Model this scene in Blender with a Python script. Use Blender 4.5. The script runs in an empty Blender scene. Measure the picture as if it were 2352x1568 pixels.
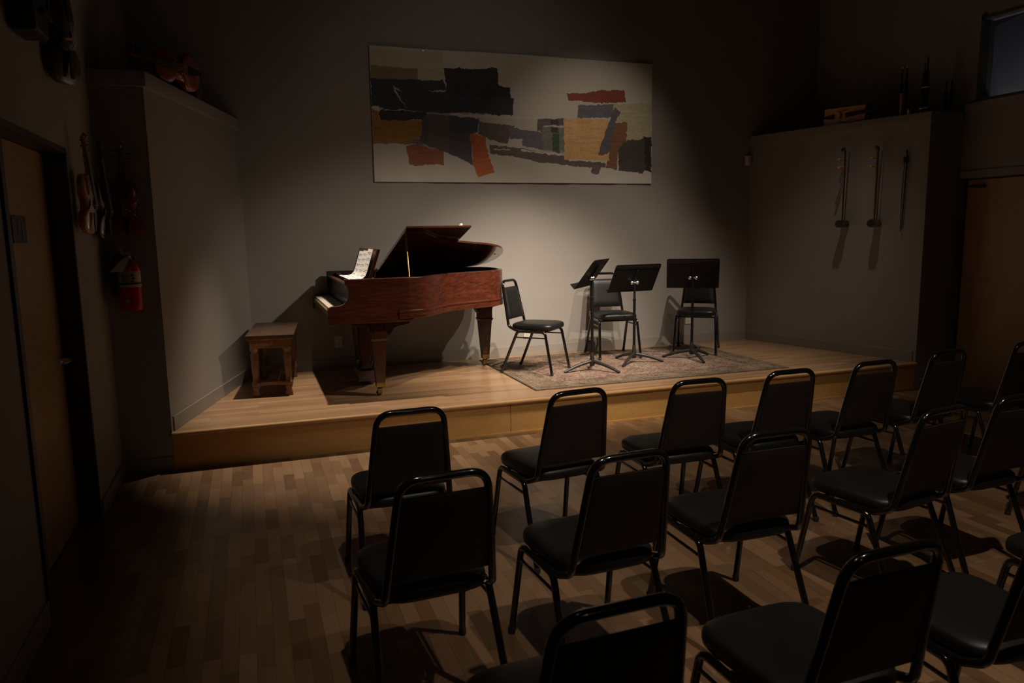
import bpy, bmesh, math, random
from mathutils import Vector, Matrix
random.seed(7)
SC = bpy.context.scene
COL = SC.collection
PI = math.pi
R = math.radians

# ------------------------------------------------------------------ camera
cd = bpy.data.cameras.new('camera'); cam = bpy.data.objects.new('camera', cd); COL.objects.link(cam)
cd.sensor_width = 36.0; cd.lens = 1708.42 / 2352 * 36; cd.clip_start = 0.02; cd.clip_end = 60
_yaw, _pitch, _roll = 0.3367918, 0.1468297, -0.0154943
fw = Vector((math.sin(_yaw) * math.cos(_pitch), math.cos(_yaw) * math.cos(_pitch), -math.sin(_pitch)))
rt = Vector((math.cos(_yaw), -math.sin(_yaw), 0)); up = rt.cross(fw)
rt2 = rt * math.cos(_roll) + up * math.sin(_roll); up2 = up * math.cos(_roll) - rt * math.sin(_roll)
cam.matrix_world = Matrix(((rt2.x, up2.x, -fw.x, 0.0), (rt2.y, up2.y, -fw.y, -7.3567), (rt2.z, up2.z, -fw.z, 1.575), (0, 0, 0, 1)))
cd.dof.use_dof = True; cd.dof.focus_distance = 6.4; cd.dof.aperture_fstop = 5.6
SC.camera = cam

# ------------------------------------------------------------------ world and exposure
SC.view_settings.view_transform = 'Standard'; SC.view_settings.look = 'None'
SC.view_settings.gamma = 1.0; SC.view_settings.exposure = 0.0; SC.view_settings.use_curve_mapping = False
W = bpy.data.worlds.new('world'); SC.world = W; W.use_nodes = True
W.node_tree.nodes['Background'].inputs[0].default_value = (0.62, 0.85, 1.0, 1)
W.node_tree.nodes['Background'].inputs[1].default_value = 0.0035

# ------------------------------------------------------------------ ceiling spotlights (track heads above the frame, the last one an added fill)
WARM = (1.0, 0.83, 0.66)
def spot(name, loc, aim, power, deg, blend=0.5, size=0.04, col=WARM):
    l = bpy.data.lights.new(name, 'SPOT'); l.energy = power; l.spot_size = R(deg); l.spot_blend = blend
    l.shadow_soft_size = size; l.color = col
    o = bpy.data.objects.new(name, l); COL.objects.link(o); o.location = loc
    o.rotation_euler = (Vector(aim) - Vector(loc)).to_track_quat('-Z', 'Y').to_euler()
    return o
LIGHTS = [
    ('track_and_fill_spot', (0.75, -1.15, 4.2), (0.80, -1.5, 0.3), 580, 47, 0.7),
    ('track_and_fill_spot', (2.5, -3.3, 4.1), (2.5, -0.50, 0.25), 660, 46, 1.0),
    ('track_and_fill_spot', (3.4, -3.2, 4.1), (2.8, -0.50, 0.20), 600, 46, 1.0),
    ('track_and_fill_spot', (4.0, -3.5, 4.1), (1.4, -0.45, 0.5), 380, 46, 1.0),
    ('track_and_fill_spot', (5.2, -3.1, 4.1), (3.5, -0.9, 0.25), 330, 60, 1.0),
    ('track_and_fill_spot', (5.0, -2.0, 4.2), (4.9, -1.2, 0.25), 75, 56, 1.0),
    ('track_and_fill_spot', (2.3, -6.5, 4.0), (2.7, -4.5, 0.0), 200, 74, 0.9),
    ('track_and_fill_spot', (0.7, -6.15, 4.0), (1.5, -4.3, 0.0), 110, 58, 0.9),
    ('track_and_fill_spot', (3.6, -2.2, 4.2), (3.45, 0.0, 1.95), 64, 56, 1.0),
    ('track_and_fill_spot', (2.4, -2.9, 4.3), (2.2, 0.0, 2.4), 16, 80, 1.0),  # wide dim fill added in place of bounce on banner and upper wall
]
hall = bpy.data.lights.new('hall_fill', 'POINT'); hall.energy = 4; hall.color = (1.0, 0.8, 0.62); hall.shadow_soft_size = 0.12  # unseen fill added behind the camera to lift the dark chair backs
hall_o = bpy.data.objects.new('hall_fill', hall); COL.objects.link(hall_o); hall_o.location = (1.8, -9.0, 3.4)
for nm, lo, ai, pw, dg, bl in LIGHTS:
    spot(nm, lo, ai, pw, dg, bl)

# ------------------------------------------------------------------ material helpers
def mat(name, base, rough=0.5, metal=0.0, spec=0.5, coat=0.0, coat_rough=0.1, emit=None, estr=0.0):
    m = bpy.data.materials.new(name); m.use_nodes = True
    b = m.node_tree.nodes['Principled BSDF']
    b.inputs['Base Color'].default_value = (*base, 1); b.inputs['Roughness'].default_value = rough
    b.inputs['Metallic'].default_value = metal; b.inputs['Specular IOR Level'].default_value = spec
    b.inputs['Coat Weight'].default_value = coat; b.inputs['Coat Roughness'].default_value = coat_rough
    if emit:
        b.inputs['Emission Color'].default_value = (*emit, 1); b.inputs['Emission Strength'].default_value = estr
    return m
class N:
    """tiny node-building helper on a material"""
    def __init__(s, m): s.t = m.node_tree; s.b = s.t.nodes['Principled BSDF']
    def n(s, k, **kw):
        x = s.t.nodes.new(k)
        for a, v in kw.items():
            if a.startswith('_'): setattr(x, a[1:], v)
            else: x.inputs[a.replace('__', ' ')].default_value = v
        return x
    def l(s, a, b): s.t.links.new(a, b)
    def coord(s, scale=(1, 1, 1), rot=(0, 0, 0), kind='Object', loc=(0, 0, 0)):
        c = s.n('ShaderNodeTexCoord'); m = s.n('ShaderNodeMapping')
        m.inputs['Scale'].default_value = scale; m.inputs['Rotation'].default_value = rot; m.inputs['Location'].default_value = loc
        s.l(c.outputs[kind], m.inputs['Vector']); return m.outputs[0]
    def ramp(s, fac, stops):
        r = s.n('ShaderNodeValToRGB'); e = r.color_ramp.elements
        while len(e) < len(stops): e.new(0.5)
        for i, (p, c) in enumerate(stops): e[i].position = p; e[i].color = (*c, 1)
        s.l(fac, r.inputs[0]); return r.outputs[0]
    def noise(s, vec, scale, detail=3, rough=0.5, dist=0.0):
        x = s.n('ShaderNodeTexNoise', Scale=scale, Detail=detail, Roughness=rough, Distortion=dist); s.l(vec, x.inputs['Vector']); return x.outputs['Fac']
    def mix(s, fac, a, b, mode='MIX'):
        x = s.n('ShaderNodeMix', _data_type='RGBA', _blend_type=mode)
        for i, v in ((0, fac), (6, a), (7, b)):
            if isinstance(v, (int, float)): x.inputs[i].default_value = v
            elif isinstance(v, tuple): x.inputs[i].default_value = (*v, 1)
            else: s.l(v, x.inputs[i])
        return x.outputs[2]
    def bump(s, h, strength=0.2, dist=0.01):
        x = s.n('ShaderNodeBump', Strength=strength, Distance=dist); s.l(h, x.inputs['Height']); s.l(x.outputs[0], s.b.inputs['Normal'])
def varied(name, c1, c2, scale=4, rough=0.5, bump=0.0, bscale=60, stretch=(1, 1, 1), **kw):
    m = mat(name, c1, rough, **kw); n = N(m); v = n.coord(stretch)
    n.l(n.ramp(n.noise(v, scale, 4), [(0.3, c1), (0.7, c2)]), n.b.inputs['Base Color'])
    if bump: n.bump(n.noise(n.coord(), bscale, 2), bump, 0.004)
    return m
def wood(name, c1, c2, c3, stretch=(1, 8, 8), scale=2.0, rough=0.35, coat=0.4, fine=40):
    m = mat(name, c2, rough, coat=coat, coat_rough=0.12); n = N(m)
    v = n.coord(stretch)
    a = n.noise(v, scale, 5, 0.6, 1.2); f = n.noise(v, fine, 2, 0.5)
    col = n.ramp(a, [(0.25, c1), (0.5, c2), (0.75, c3)])
    col = n.mix(0.35, col, n.ramp(f, [(0.3, c1), (0.7, c3)]), 'MIX')
    n.l(col, n.b.inputs['Base Color']); return m

M = {}
M['wall'] = varied('painted_wall', (0.300, 0.283, 0.262), (0.318, 0.300, 0.278), 3, 0.75, 0.06, 220)
M['wall_dark'] = varied('dark_painted_wall', (0.09, 0.088, 0.082), (0.10, 0.097, 0.09), 3, 0.75, 0.06, 220)
M['ceiling'] = varied('dark_ceiling', (0.03, 0.03, 0.03), (0.035, 0.035, 0.034), 3, 0.9)
M['base'] = varied('vinyl_baseboard', (0.275, 0.25, 0.225), (0.29, 0.265, 0.24), 5, 0.5)
M['cap'] = varied('painted_shelf_cap', (0.30, 0.285, 0.26), (0.32, 0.30, 0.275), 5, 0.6)
M['jamb'] = varied('dark_casing_shaded_jamb', (0.03, 0.026, 0.022), (0.04, 0.034, 0.03), 6, 0.5)  # far reveal's shade is put into this colour; the near casing is dark itself
M['door'] = wood('door_veneer', (0.33, 0.20, 0.085), (0.43, 0.275, 0.125), (0.5, 0.33, 0.16), (6, 6, 0.8), 1.5, 0.45, 0.1)
M['frame'] = mat('gloss_black_enamel', (0.006, 0.006, 0.006), 0.16, spec=0.6, coat=0.6, coat_rough=0.05)
M['vinyl'] = varied('black_vinyl', (0.008, 0.008, 0.0078), (0.0105, 0.0105, 0.0103), 9, 0.40, 0.10, 500, spec=0.38)
M['backshell'] = varied('black_back_shell', (0.010, 0.0062, 0.0045), (0.013, 0.008, 0.006), 9, 0.6, 0.12, 400)
M['glide'] = mat('black_rubber', (0.01, 0.01, 0.01), 0.7)
M['satin'] = mat('satin_black_steel', (0.007, 0.007, 0.007), 0.5, spec=0.22)
M['iron'] = varied('black_cast_base', (0.012, 0.012, 0.012), (0.026, 0.025, 0.023), 12, 0.48)
M['chrome'] = mat('chrome', (0.9, 0.9, 0.88), 0.28, 1.0)
M['brass'] = varied('aged_brass', (0.55, 0.38, 0.14), (0.42, 0.30, 0.13), 20, 0.3, metal=1.0)
M['goldplate'] = varied('gilded_plate', (0.5, 0.36, 0.16), (0.4, 0.28, 0.12), 10, 0.4, metal=0.8)
M['mahog'] = wood('figured_mahogany', (0.020, 0.005, 0.003), (0.082, 0.018, 0.008), (0.17, 0.044, 0.020), (1.6, 5, 13), 2.6, 0.36, 0.35, 9)
M['mahog_lid'] = wood('polished_mahogany', (0.04, 0.014, 0.007), (0.07, 0.025, 0.012), (0.105, 0.04, 0.02), (1, 6, 6), 2.0, 0.12, 1.0, 12)
M['mahog_leg'] = wood('leg_mahogany', (0.028, 0.008, 0.004), (0.058, 0.017, 0.008), (0.085, 0.027, 0.012), (7, 7, 1), 2.4, 0.36, 0.4, 30)
M['ebony'] = mat('black_lacquer', (0.008, 0.008, 0.008), 0.3, coat=0.3)
M['felt'] = varied('black_piano_interior', (0.008, 0.007, 0.007), (0.012, 0.010, 0.010), 9, 0.7)
M['ivory'] = varied('ivory_key', (0.72, 0.66, 0.55), (0.78, 0.73, 0.62), 14, 0.35)
M['walnut'] = wood('walnut_bench', (0.10, 0.045, 0.019), (0.21, 0.10, 0.044), (0.31, 0.155, 0.07), (6, 1, 6), 2.2, 0.4, 0.3, 40)
M['paper'] = mat('paper', (0.82, 0.81, 0.78), 0.7)
M['ink'] = mat('printed_notes', (0.12, 0.12, 0.12), 0.8)
M['plastic'] = mat('cream_plastic', (0.62, 0.58, 0.50), 0.45)
M['white'] = mat('white_plastic', (0.8, 0.78, 0.74), 0.45)
M['slot'] = mat('outlet_slot', (0.05, 0.05, 0.05), 0.6)
M['lbox'] = varied('worn_grey_brown_wood', (0.16, 0.11, 0.11), (0.20, 0.14, 0.135), 8, 0.5)
M['red'] = varied('red_enamel', (0.50, 0.008, 0.02), (0.42, 0.006, 0.016), 5, 0.3, coat=0.5)
M['label'] = varied('faded_label', (0.50, 0.44, 0.28), (0.42, 0.38, 0.28), 20, 0.6)
M['aluminium'] = mat('dull_aluminium', (0.45, 0.44, 0.42), 0.35, 1.0)
M['rubber'] = mat('black_hose', (0.012, 0.012, 0.012), 0.5)
M['violin'] = wood('varnished_violin', (0.30, 0.09, 0.02), (0.50, 0.18, 0.05), (0.60, 0.26, 0.08), (14, 1.5, 14), 2, 0.22, 0.7)
M['violin_red'] = wood('red_varnish', (0.14, 0.02, 0.01), (0.26, 0.045, 0.02), (0.36, 0.08, 0.03), (14, 1.5, 14), 2, 0.25, 0.6)
M['dark_wood'] = wood('dark_instrument_wood', (0.02, 0.008, 0.005), (0.04, 0.016, 0.010), (0.06, 0.025, 0.015), (8, 2, 8), 2, 0.25, 0.6)
M['ebonywood'] = mat('ebony', (0.012, 0.010, 0.009), 0.4)
M['box_fiddle'] = wood('golden_spruce', (0.50, 0.22, 0.05), (0.62, 0.30, 0.08), (0.7, 0.38, 0.12), (1.5, 14, 14), 2, 0.3, 0.5)
M['peg'] = wood('light_peg_wood', (0.45, 0.22, 0.07), (0.6, 0.31, 0.11), (0.68, 0.38, 0.15), (2, 8, 8), 3, 0.4, 0.3)
M['bone'] = mat('bone_tip', (0.7, 0.68, 0.6), 0.4)
M['rosewood'] = wood('rosewood', (0.06, 0.014, 0.010), (0.12, 0.028, 0.02), (0.17, 0.044, 0.03), (2, 8, 8), 3, 0.2, 0.7)
M['sign'] = mat('black_sign', (0.01, 0.01, 0.011), 0.4)
M['grey_sign'] = mat('grey_pictogram', (0.10, 0.10, 0.11), 0.5)
M['string'] = mat('steel_string', (0.7, 0.68, 0.62), 0.3, 1.0)

# stage deck: narrow maple strips running along the stage
def deck_mat(name, axis, c1, c2, bw, rh, rough=0.28, coat=0.3, contrast=0.6):
    m = mat(name, c1, rough, coat=coat, coat_rough=0.12); n = N(m)
    rot = (0, 0, 0) if axis == 'x' else (0, 0, R(90))
    v = n.coord((1, 1, 1), rot)
    br = n.n('ShaderNodeTexBrick', _offset=0.37, _offset_frequency=2, Scale=1.0)
    br.inputs['Color1'].default_value = (0, 0, 0, 1); br.inputs['Color2'].default_value = (1, 1, 1, 1); br.inputs['Mortar'].default_value = (0.2, 0.2, 0.2, 1)
    br.inputs['Mortar Size'].default_value = 0.0006; br.inputs['Brick Width'].default_value = bw; br.inputs['Row Height'].default_value = rh
    n.l(v, br.inputs['Vector'])
    g = n.noise(n.coord((2, 30, 1) if axis == 'x' else (30, 2, 1)), 1.6, 5, 0.6, 0.6)
    tone = n.mix(contrast, g, br.outputs['Color'])
    col = n.ramp(tone, [(0.12, c1), (0.5, tuple((a + b) / 2 for a, b in zip(c1, c2))), (0.88, c2)])
    col = n.mix(br.outputs['Fac'], col, tuple(x * 0.45 for x in c1))
    n.l(col, n.b.inputs['Base Color'])
    n.l(n.ramp(n.noise(n.coord(), 5, 4), [(0.3, (rough - .05,) * 3), (0.7, (rough + .1,) * 3)]), n.b.inputs['Roughness'])
    return m
M['deck'] = deck_mat('maple_strip_deck', 'x', (0.28, 0.162, 0.084), (0.44, 0.278, 0.155), 0.9, 0.057, 0.33, 0.25, 0.55)
M['floor'] = deck_mat('strip_laminate_floor', 'y', (0.13, 0.070, 0.033), (0.29, 0.178, 0.098), 0.31, 0.064, 0.36, 0.2, 0.68)
M['riser'] = wood('birch_riser', (0.50, 0.27, 0.08), (0.60, 0.34, 0.11), (0.66, 0.40, 0.14), (1.2, 1, 4), 1.4, 0.4, 0.2, 25)
M['nosing'] = wood('maple_nosing', (0.46, 0.26, 0.11), (0.54, 0.33, 0.15), (0.6, 0.38, 0.18), (1, 6, 6), 1.5, 0.28, 0.4, 25)

# ------------------------------------------------------------------ mesh helpers
class MB:
    def __init__(s): s.v = []; s.f = []; s.m = []; s.mi = 0
    def add(s, vs, fs):
        o = len(s.v); s.v += [tuple(v) for v in vs]; s.f += [tuple(i + o for i in f) for f in fs]; s.m += [s.mi] * len(fs); return s
    def box(s, x0, x1, y0, y1, z0, z1):
        return s.add([(x0, y0, z0), (x1, y0, z0), (x1, y1, z0), (x0, y1, z0), (x0, y0, z1), (x1, y0, z1), (x1, y1, z1), (x0, y1, z1)],
                     [(0, 3, 2, 1), (4, 5, 6, 7), (0, 1, 5, 4), (1, 2, 6, 5), (2, 3, 7, 6), (3, 0, 4, 7)])
    def cbox(s, c, d): return s.box(c[0] - d[0] / 2, c[0] + d[0] / 2, c[1] - d[1] / 2, c[1] + d[1] / 2, c[2] - d[2] / 2, c[2] + d[2] / 2)
    def prism(s, poly, a, b, axis='z'):
        """extrude a 2-D polygon between a and b along axis (poly coords are the other two axes in order)"""
        n = len(poly)
        def P(p, t):
            return (p[0], p[1], t) if axis == 'z' else ((p[0], t, p[1]) if axis == 'y' else (t, p[0], p[1]))
        vs = [P(p, a) for p in poly] + [P(p, b) for p in poly]
        fs = [tuple(range(n)), tuple(range(2 * n - 1, n - 1, -1))] + [(i, i + n, (i + 1) % n + n, (i + 1) % n) for i in range(n)]
        return s.add(vs, fs)
    def lathe(s, prof, seg=20, c=(0, 0, 0), axis='z'):
        vs = []; fs = []
        for r, z in prof:
            for k in range(seg):
                a = 2 * PI * k / seg; x, y = r * math.cos(a), r * math.sin(a)
                p = (x, y, z) if axis == 'z' else ((x, z, y) if axis == 'y' else (z, x, y))
                vs.append((p[0] + c[0], p[1] + c[1], p[2] + c[2]))
        m = len(prof)
        for i in range(m - 1):
            for k in range(seg):
                k2 = (k + 1) % seg; fs.append((i * seg + k, i * seg + k2, (i + 1) * seg + k2, (i + 1) * seg + k))
        fs.append(tuple(range(seg - 1, -1, -1))); fs.append(tuple((m - 1) * seg + k for k in range(seg)))
        return s.add(vs, fs)
    def tube(s, pts, r, seg=10, closed=False, sq=None):
        pts = [Vector(p) for p in pts]; n = len(pts)
        rs = r if isinstance(r, (list, tuple)) else [r] * n
        vs = []; fs = []; prev = None
        for i, p in enumerate(pts):
            if closed: t = (pts[(i + 1) % n] - pts[i - 1])
            else: t = pts[min(i + 1, n - 1)] - pts[max(i - 1, 0)]
            t.normalize()
            if prev is None:
                a = Vector((0, 0, 1)) if abs(t.z) < 0.9 else Vector((1, 0, 0)); u = t.cross(a).normalized()
            else:
                u = (prev - t * prev.dot(t)).normalized()
            prev = u; w = t.cross(u)
            for k in range(seg):
                an = 2 * PI * (k + 0.5) / seg; rr = rs[i]
                if sq: vs.append(p + u * rr * math.cos(an) * sq[0] + w * rr * math.sin(an) * sq[1])
                else: vs.append(p + u * rr * math.cos(an) + w * rr * math.sin(an))
        m = n if closed else n - 1
        for i in range(m):
            j = (i + 1) % n
            for k in range(seg):
                k2 = (k + 1) % seg; fs.append((i * seg + k, i * seg + k2, j * seg + k2, j * seg + k))
        if not closed:
            fs.append(tuple(range(seg - 1, -1, -1))); fs.append(tuple((n - 1) * seg + k for k in range(seg)))
        return s.add([tuple(v) for v in vs], fs)
    def grid(s, fn, nu, nv, thick=None):
        vs = [fn(i / nu, j / nv) for j in range(nv + 1) for i in range(nu + 1)]
        fs = [(j * (nu + 1) + i, j * (nu + 1) + i + 1, (j + 1) * (nu + 1) + i + 1, (j + 1) * (nu + 1) + i) for j in range(nv) for i in range(nu)]
        return s.add(vs, fs)
    def build(s, name, m, parent=None, bevel=0.0, smooth=True, seg=2, loc=None, rot=None, angle=35, subsurf=0):
        me = bpy.data.meshes.new(name); me.from_pydata(s.v, [], s.f)
        ms = m if isinstance(m, (list, tuple)) else [m]
        for x in ms: me.materials.append(x)
        for i, p in enumerate(me.polygons): p.material_index = s.m[i]
        bm = bmesh.new(); bm.from_mesh(me); bmesh.ops.recalc_face_normals(bm, faces=bm.faces)
        if bevel:
            ed = [e for e in bm.edges if len(e.link_faces) == 2 and e.calc_face_angle(0) > R(30)]
            bmesh.ops.bevel(bm, geom=ed, offset=bevel, segments=seg, affect='EDGES', profile=0.5, clamp_overlap=True)
        bm.to_mesh(me); bm.free()
        if smooth:
            for p in me.polygons: p.use_smooth = True
            me.set_sharp_from_angle(angle=R(min(angle, 21) if bevel else angle))
        o = bpy.data.objects.new(name, me); COL.objects.link(o)
        if parent: o.parent = parent
        if loc: o.location = loc
        if rot: o.rotation_euler = rot
        return o
def bx(name, m, parent, x0, x1, y0, y1, z0, z1, bevel=0.0): return MB().box(x0, x1, y0, y1, z0, z1).build(name, m, parent, bevel)
def empty(name, loc, rz=0.0, rot=None):
    o = bpy.data.objects.new(name, None); COL.objects.link(o); o.location = loc; o.rotation_euler = rot or (0, 0, rz)
    o.empty_display_size = 0.1; return o
def tag(o, label, cat=None, group=None, kind=None):
    if label: o['label'] = label
    if cat: o['category'] = cat
    if group: o['group'] = group
    if kind: o['kind'] = kind
    return o
def struct(o, label=None):
    o['kind'] = 'structure'
    if label: o['label'] = label
    return o
def copy_tree(o, parent=None):
    c = o.copy(); COL.objects.link(c)
    if parent: c.parent = parent
    for ch in list(o.children): copy_tree(ch, c)
    return c
def fillet(pts, r, n=6):
    """round the inner corners of a 3-D polyline"""
    pts = [Vector(p) for p in pts]; rs = r if isinstance(r, (list, tuple)) else [r] * len(pts); out = [pts[0]]
    for i in range(1, len(pts) - 1):
        a, b, c = pts[i - 1], pts[i], pts[i + 1]; d1 = (a - b).normalized(); d2 = (c - b).normalized()
        ang = d1.angle(d2); k = min(rs[i] / math.tan(ang / 2), (a - b).length * 0.49, (c - b).length * 0.49)
        p1 = b + d1 * k; p2 = b + d2 * k
        for j in range(n + 1):
            t = j / n; out.append(p1 * (1 - t) ** 2 + b * 2 * t * (1 - t) + p2 * t * t)
    out.append(pts[-1]); return out

# ------------------------------------------------------------------ the room (metres; back wall on y=0)
HS = 0.268; D = 1.975; XL, XR, XLB, XRB = -0.562, 6.006, -0.016, 5.52
RL, RR = -0.874, 6.41; HC = 2.609; TOP = 4.7; BACK = -9.6
struct(MB().box(RL - 0.3, RR + 0.3, BACK - 0.2, 0.2, -0.12, 0).build('floor', M['floor'], smooth=False))
struct(MB().box(RL - 0.3, RR + 0.3, BACK - 0.2, 0.2, TOP, TOP + 0.12).build('ceiling', M['ceiling'], smooth=False))
struct(bx('wall_back', M['wall'], None, RL - 0.15, RR + 0.15, 0, 0.15, 0, TOP))
struct(bx('wall_front', M['wall_dark'], None, RL - 0.15, RR + 0.15, BACK - 0.15, BACK, 0, TOP))
# left room wall with the door recess (y -3.58..-2.77)
DY0, DY1, DH = -3.97, -2.77, 2.045
wl = MB().box(RL - 0.15, RL, DY1, 0, 0, TOP).box(RL - 0.15, RL, BACK, DY0, 0, TOP).box(RL - 0.15, RL, DY0, DY1, DH, TOP)
wl.box(RL - 0.3, RL - 0.15, DY0 - 0.1, DY1 + 0.1, 0, DH + 0.1)  # unseen backing added behind the door so no outside light leaks in
struct(wl.build('wall_left', M['wall'], smooth=False))
# right room wall with door and clerestory window openings
EY0, EY1, EH = -3.02, -2.035, 2.0
WY0, WY1, WZ0, WZ1 = -3.5, -2.10, 2.69, 3.42
wr = MB().box(RR, RR + 0.15, EY1, 0, 0, EH).box(RR, RR + 0.15, BACK, EY0, 0, EH).box(RR, RR + 0.15, BACK, 0, EH, WZ0)
wr.box(RR, RR + 0.15, BACK, WY0, WZ0, WZ1).box(RR, RR + 0.15, WY1, 0, WZ0, WZ1).box(RR, RR + 0.15, BACK, 0, WZ1, TOP)
wr.box(RR + 0.065, RR + 0.15, EY0, EY1, 0, EH)  # unseen box added behind the door to block light leaking over its top
struct(wr.build('wall_right', M['wall'], smooth=False))
# splayed wing walls on both sides of the stage
struct(MB().prism([(RL, -D), (XL, -D), (XLB, 0), (RL, 0)], 0, HC - 0.095, 'z').build('wall_stage_left', M['wall'], smooth=False))
struct(MB().prism([(RR, -D), (RR, 0), (XRB, 0), (XR, -D)], 0, HC - 0.095, 'z').build('wall_stage_right', M['wall'], smooth=False))
struct(MB().prism([(RL, -D - 0.015), (XL + 0.018, -D - 0.015), (XLB + 0.018, 0), (RL, 0)], HC - 0.095, HC, 'z').build('trim_1', M['cap'], bevel=0.003))
struct(MB().prism([(RR, -D - 0.015), (RR, 0), (XRB - 0.018, 0), (XR - 0.018, -D - 0.015)], HC - 0.095, HC, 'z').build('trim_2', M['cap'], bevel=0.003))
# stage platform
st = empty('floor_stage', (0, 0, 0)); struct(st)
MB().prism([(XL, -D + 0.0), (XR, -D + 0.0), (XRB, 0), (XLB, 0)], HS - 0.03, HS, 'z').build('deck', M['deck'], st, smooth=False)
rz = MB().box(XL, 1.863, -D + 0.004, -D + 0.03, 0, HS - 0.03).box(1.867, XR, -D + 0.004, -D + 0.03, 0, HS - 0.03)
rz.build('riser', M['riser'], st, smooth=False)
prof = [(-D + 0.002, HS), (-D - 0.012, HS), (-D - 0.022, HS - 0.004), (-D - 0.027, HS - 0.012), (-D - 0.027, HS - 0.02), (-D - 0.022, HS - 0.028), (-D - 0.012, HS - 0.032), (-D + 0.002, HS - 0.032)]
MB().prism(prof, XL, XR, 'x').build('nosing', M['nosing'], st)
MB().box(XL, XR, -D - 0.004, -D + 0.006, 0, 0.012).build('base_strip', M['riser'], st)
# baseboards
def bboard(name, p0, p1, z, h=0.10, t=0.01, side=1):
    a, b = Vector((*p0, 0)), Vector((*p1, 0)); d = (b - a).normalized(); n = Vector((d.y, -d.x, 0)) * t * side
    poly = [tuple(p[:2]) for p in (a, b, b + n, a + n)]
    return struct(MB().prism(poly, z, z + h, 'z').build(name, M['base'], bevel=0.002))
bboard('baseboard_back', (XLB, 0), (XRB, 0), HS)
bboard('baseboard_stage_left', (XL + 0.008, -D + 0.03), (XLB, 0), HS)
bboard('baseboard_stage_right', (XR - 0.008, -D + 0.03), (XRB, 0), HS, side=-1)
bboard('baseboard_wing_left', (RL, -D), (XL, -D), 0)
bboard('baseboard_wing_right', (XR, -D), (RR, -D), 0)
bboard('baseboard_left', (RL, DY1 + 0.01), (RL, -D - 0.01), 0)
bboard('baseboard_left_rear', (RL, BACK), (RL, DY0 - 0.02), 0)
bboard('baseboard_right', (RR, BACK), (RR, EY0 - 0.06), 0, side=-1)
# trims above the right door and below the window
struct(MB().box(RR - 0.03, RR, -4.6, -D - 0.02, 2.60, 2.685).build('trim_3', M['cap'], bevel=0.003))
struct(MB().box(RR - 0.02, RR, EY0 - 0.06, EY1 + 0.05, EH, EH + 0.07).build('trim_4', M['wall'], bevel=0.003))

# left door in its recess
d1 = empty('door_1', (RL - 0.11, DY0, 0)); struct(d1, 'wooden door on the left with a small black sign and a lever handle')
bx('door_slab', M['door'], d1, -0.035, 0.0, 0.02, DY1 - DY0 - 0.02, 0.012, DH - 0.03, 0.003)
fr = MB().box(-0.04, 0.108, DY1 - DY0 - 0.018, DY1 - DY0 + 0.0, 0, DH).box(-0.04, 0.108, 0, 0.018, 0, DH).box(-0.04, 0.108, 0, DY1 - DY0, DH - 0.028, DH)
fr.box(0.108, 0.122, -0.03, 0.018, 0, DH + 0.03)
fr.build('door_frame', M['jamb'], d1, smooth=False)
lv = MB().lathe([(0.0, 0.0), (0.028, 0.0), (0.028, 0.008), (0.012, 0.012), (0.012, 0.05)], 14, (0, 0, 0), 'x').tube([(0.045, 0, 0), (0.05, -0.05, 0), (0.045, -0.11, 0)], 0.008, 8)
lv.build('lever_handle', M['chrome'], d1, loc=(0.0, DY1 - DY0 - 0.085, 0.93))
sg = MB().box(0.001, 0.006, -0.11, 0.11, -0.062, 0.062).build('sign_plate', M['sign'], d1, 0.002, loc=(0.0, 0.605, 1.618))
pg = MB().lathe([(0.0, 0.0), (0.013, 0.0), (0.013, 0.002), (0, 0.002)], 14, (0.006, -0.02, 0.035), 'x').box(0.006, 0.008, -0.034, -0.006, -0.02, 0.018).box(0.006, 0.008, 0.03, 0.06, -0.04, 0.03)
pg.build('pictogram', M['grey_sign'], sg)
# right door
d2 = empty('door_2', (RR + 0.02, EY0, 0)); struct(d2, 'golden veneer door on the right with a closer arm')
bx('door_slab', M['door'], d2, 0.0, 0.04, 0.015, EY1 - EY0 - 0.015, 0.012, EH - 0.015, 0.003)
MB().box(-0.034, 0.05, EY1 - EY0 - 0.012, EY1 - EY0 + 0.045, 0, EH).box(-0.034, 0.05, -0.045, 0.012, 0, EH).build('door_frame', M['wall_dark'], d2, smooth=False)
MB().tube([(-0.005, EY1 - EY0 - 0.04, EH - 0.075), (-0.03, EY1 - EY0 - 0.1, EH - 0.075), (-0.02, EY1 - EY0 - 0.19, EH - 0.08)], 0.009, 8).box(-0.035, -0.005, EY1 - EY0 - 0.2, EY1 - EY0 - 0.13, EH - 0.095, EH - 0.07).build('closer_arm', M['jamb'], d2)
# clerestory window looking into a dim neighbouring room
wn = empty('window_1', (RR, WY1, WZ0)); struct(wn, 'high window on the right looking into a dim blue-grey room')
f = MB()
for a in ((-0.02, 0.12, -0.03, 0, -0.03, WZ1 - WZ0 + 0.03), (-0.02, 0.12, WY0 - WY1, WY0 - WY1 + 0.03, -0.03, WZ1 - WZ0 + 0.03), (-0.02, 0.12, WY0 - WY1, 0, -0.005, 0.02), (-0.02, 0.12, WY0 - WY1, 0, WZ1 - WZ0 - 0.02, WZ1 - WZ0)):
    f.box(*a)
f.build('window_frame', M['wall_dark'], wn, smooth=False)
gl = mat('window_glass', (0.9, 0.93, 0.95), 0.02); N(gl).b.inputs['Transmission Weight'].default_value = 1.0; N(gl).b.inputs['IOR'].default_value = 1.45
bx('pane', gl, wn, 0.05, 0.056, WY0 - WY1 + 0.03, -0.03, 0.02, WZ1 - WZ0 - 0.02)
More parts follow.
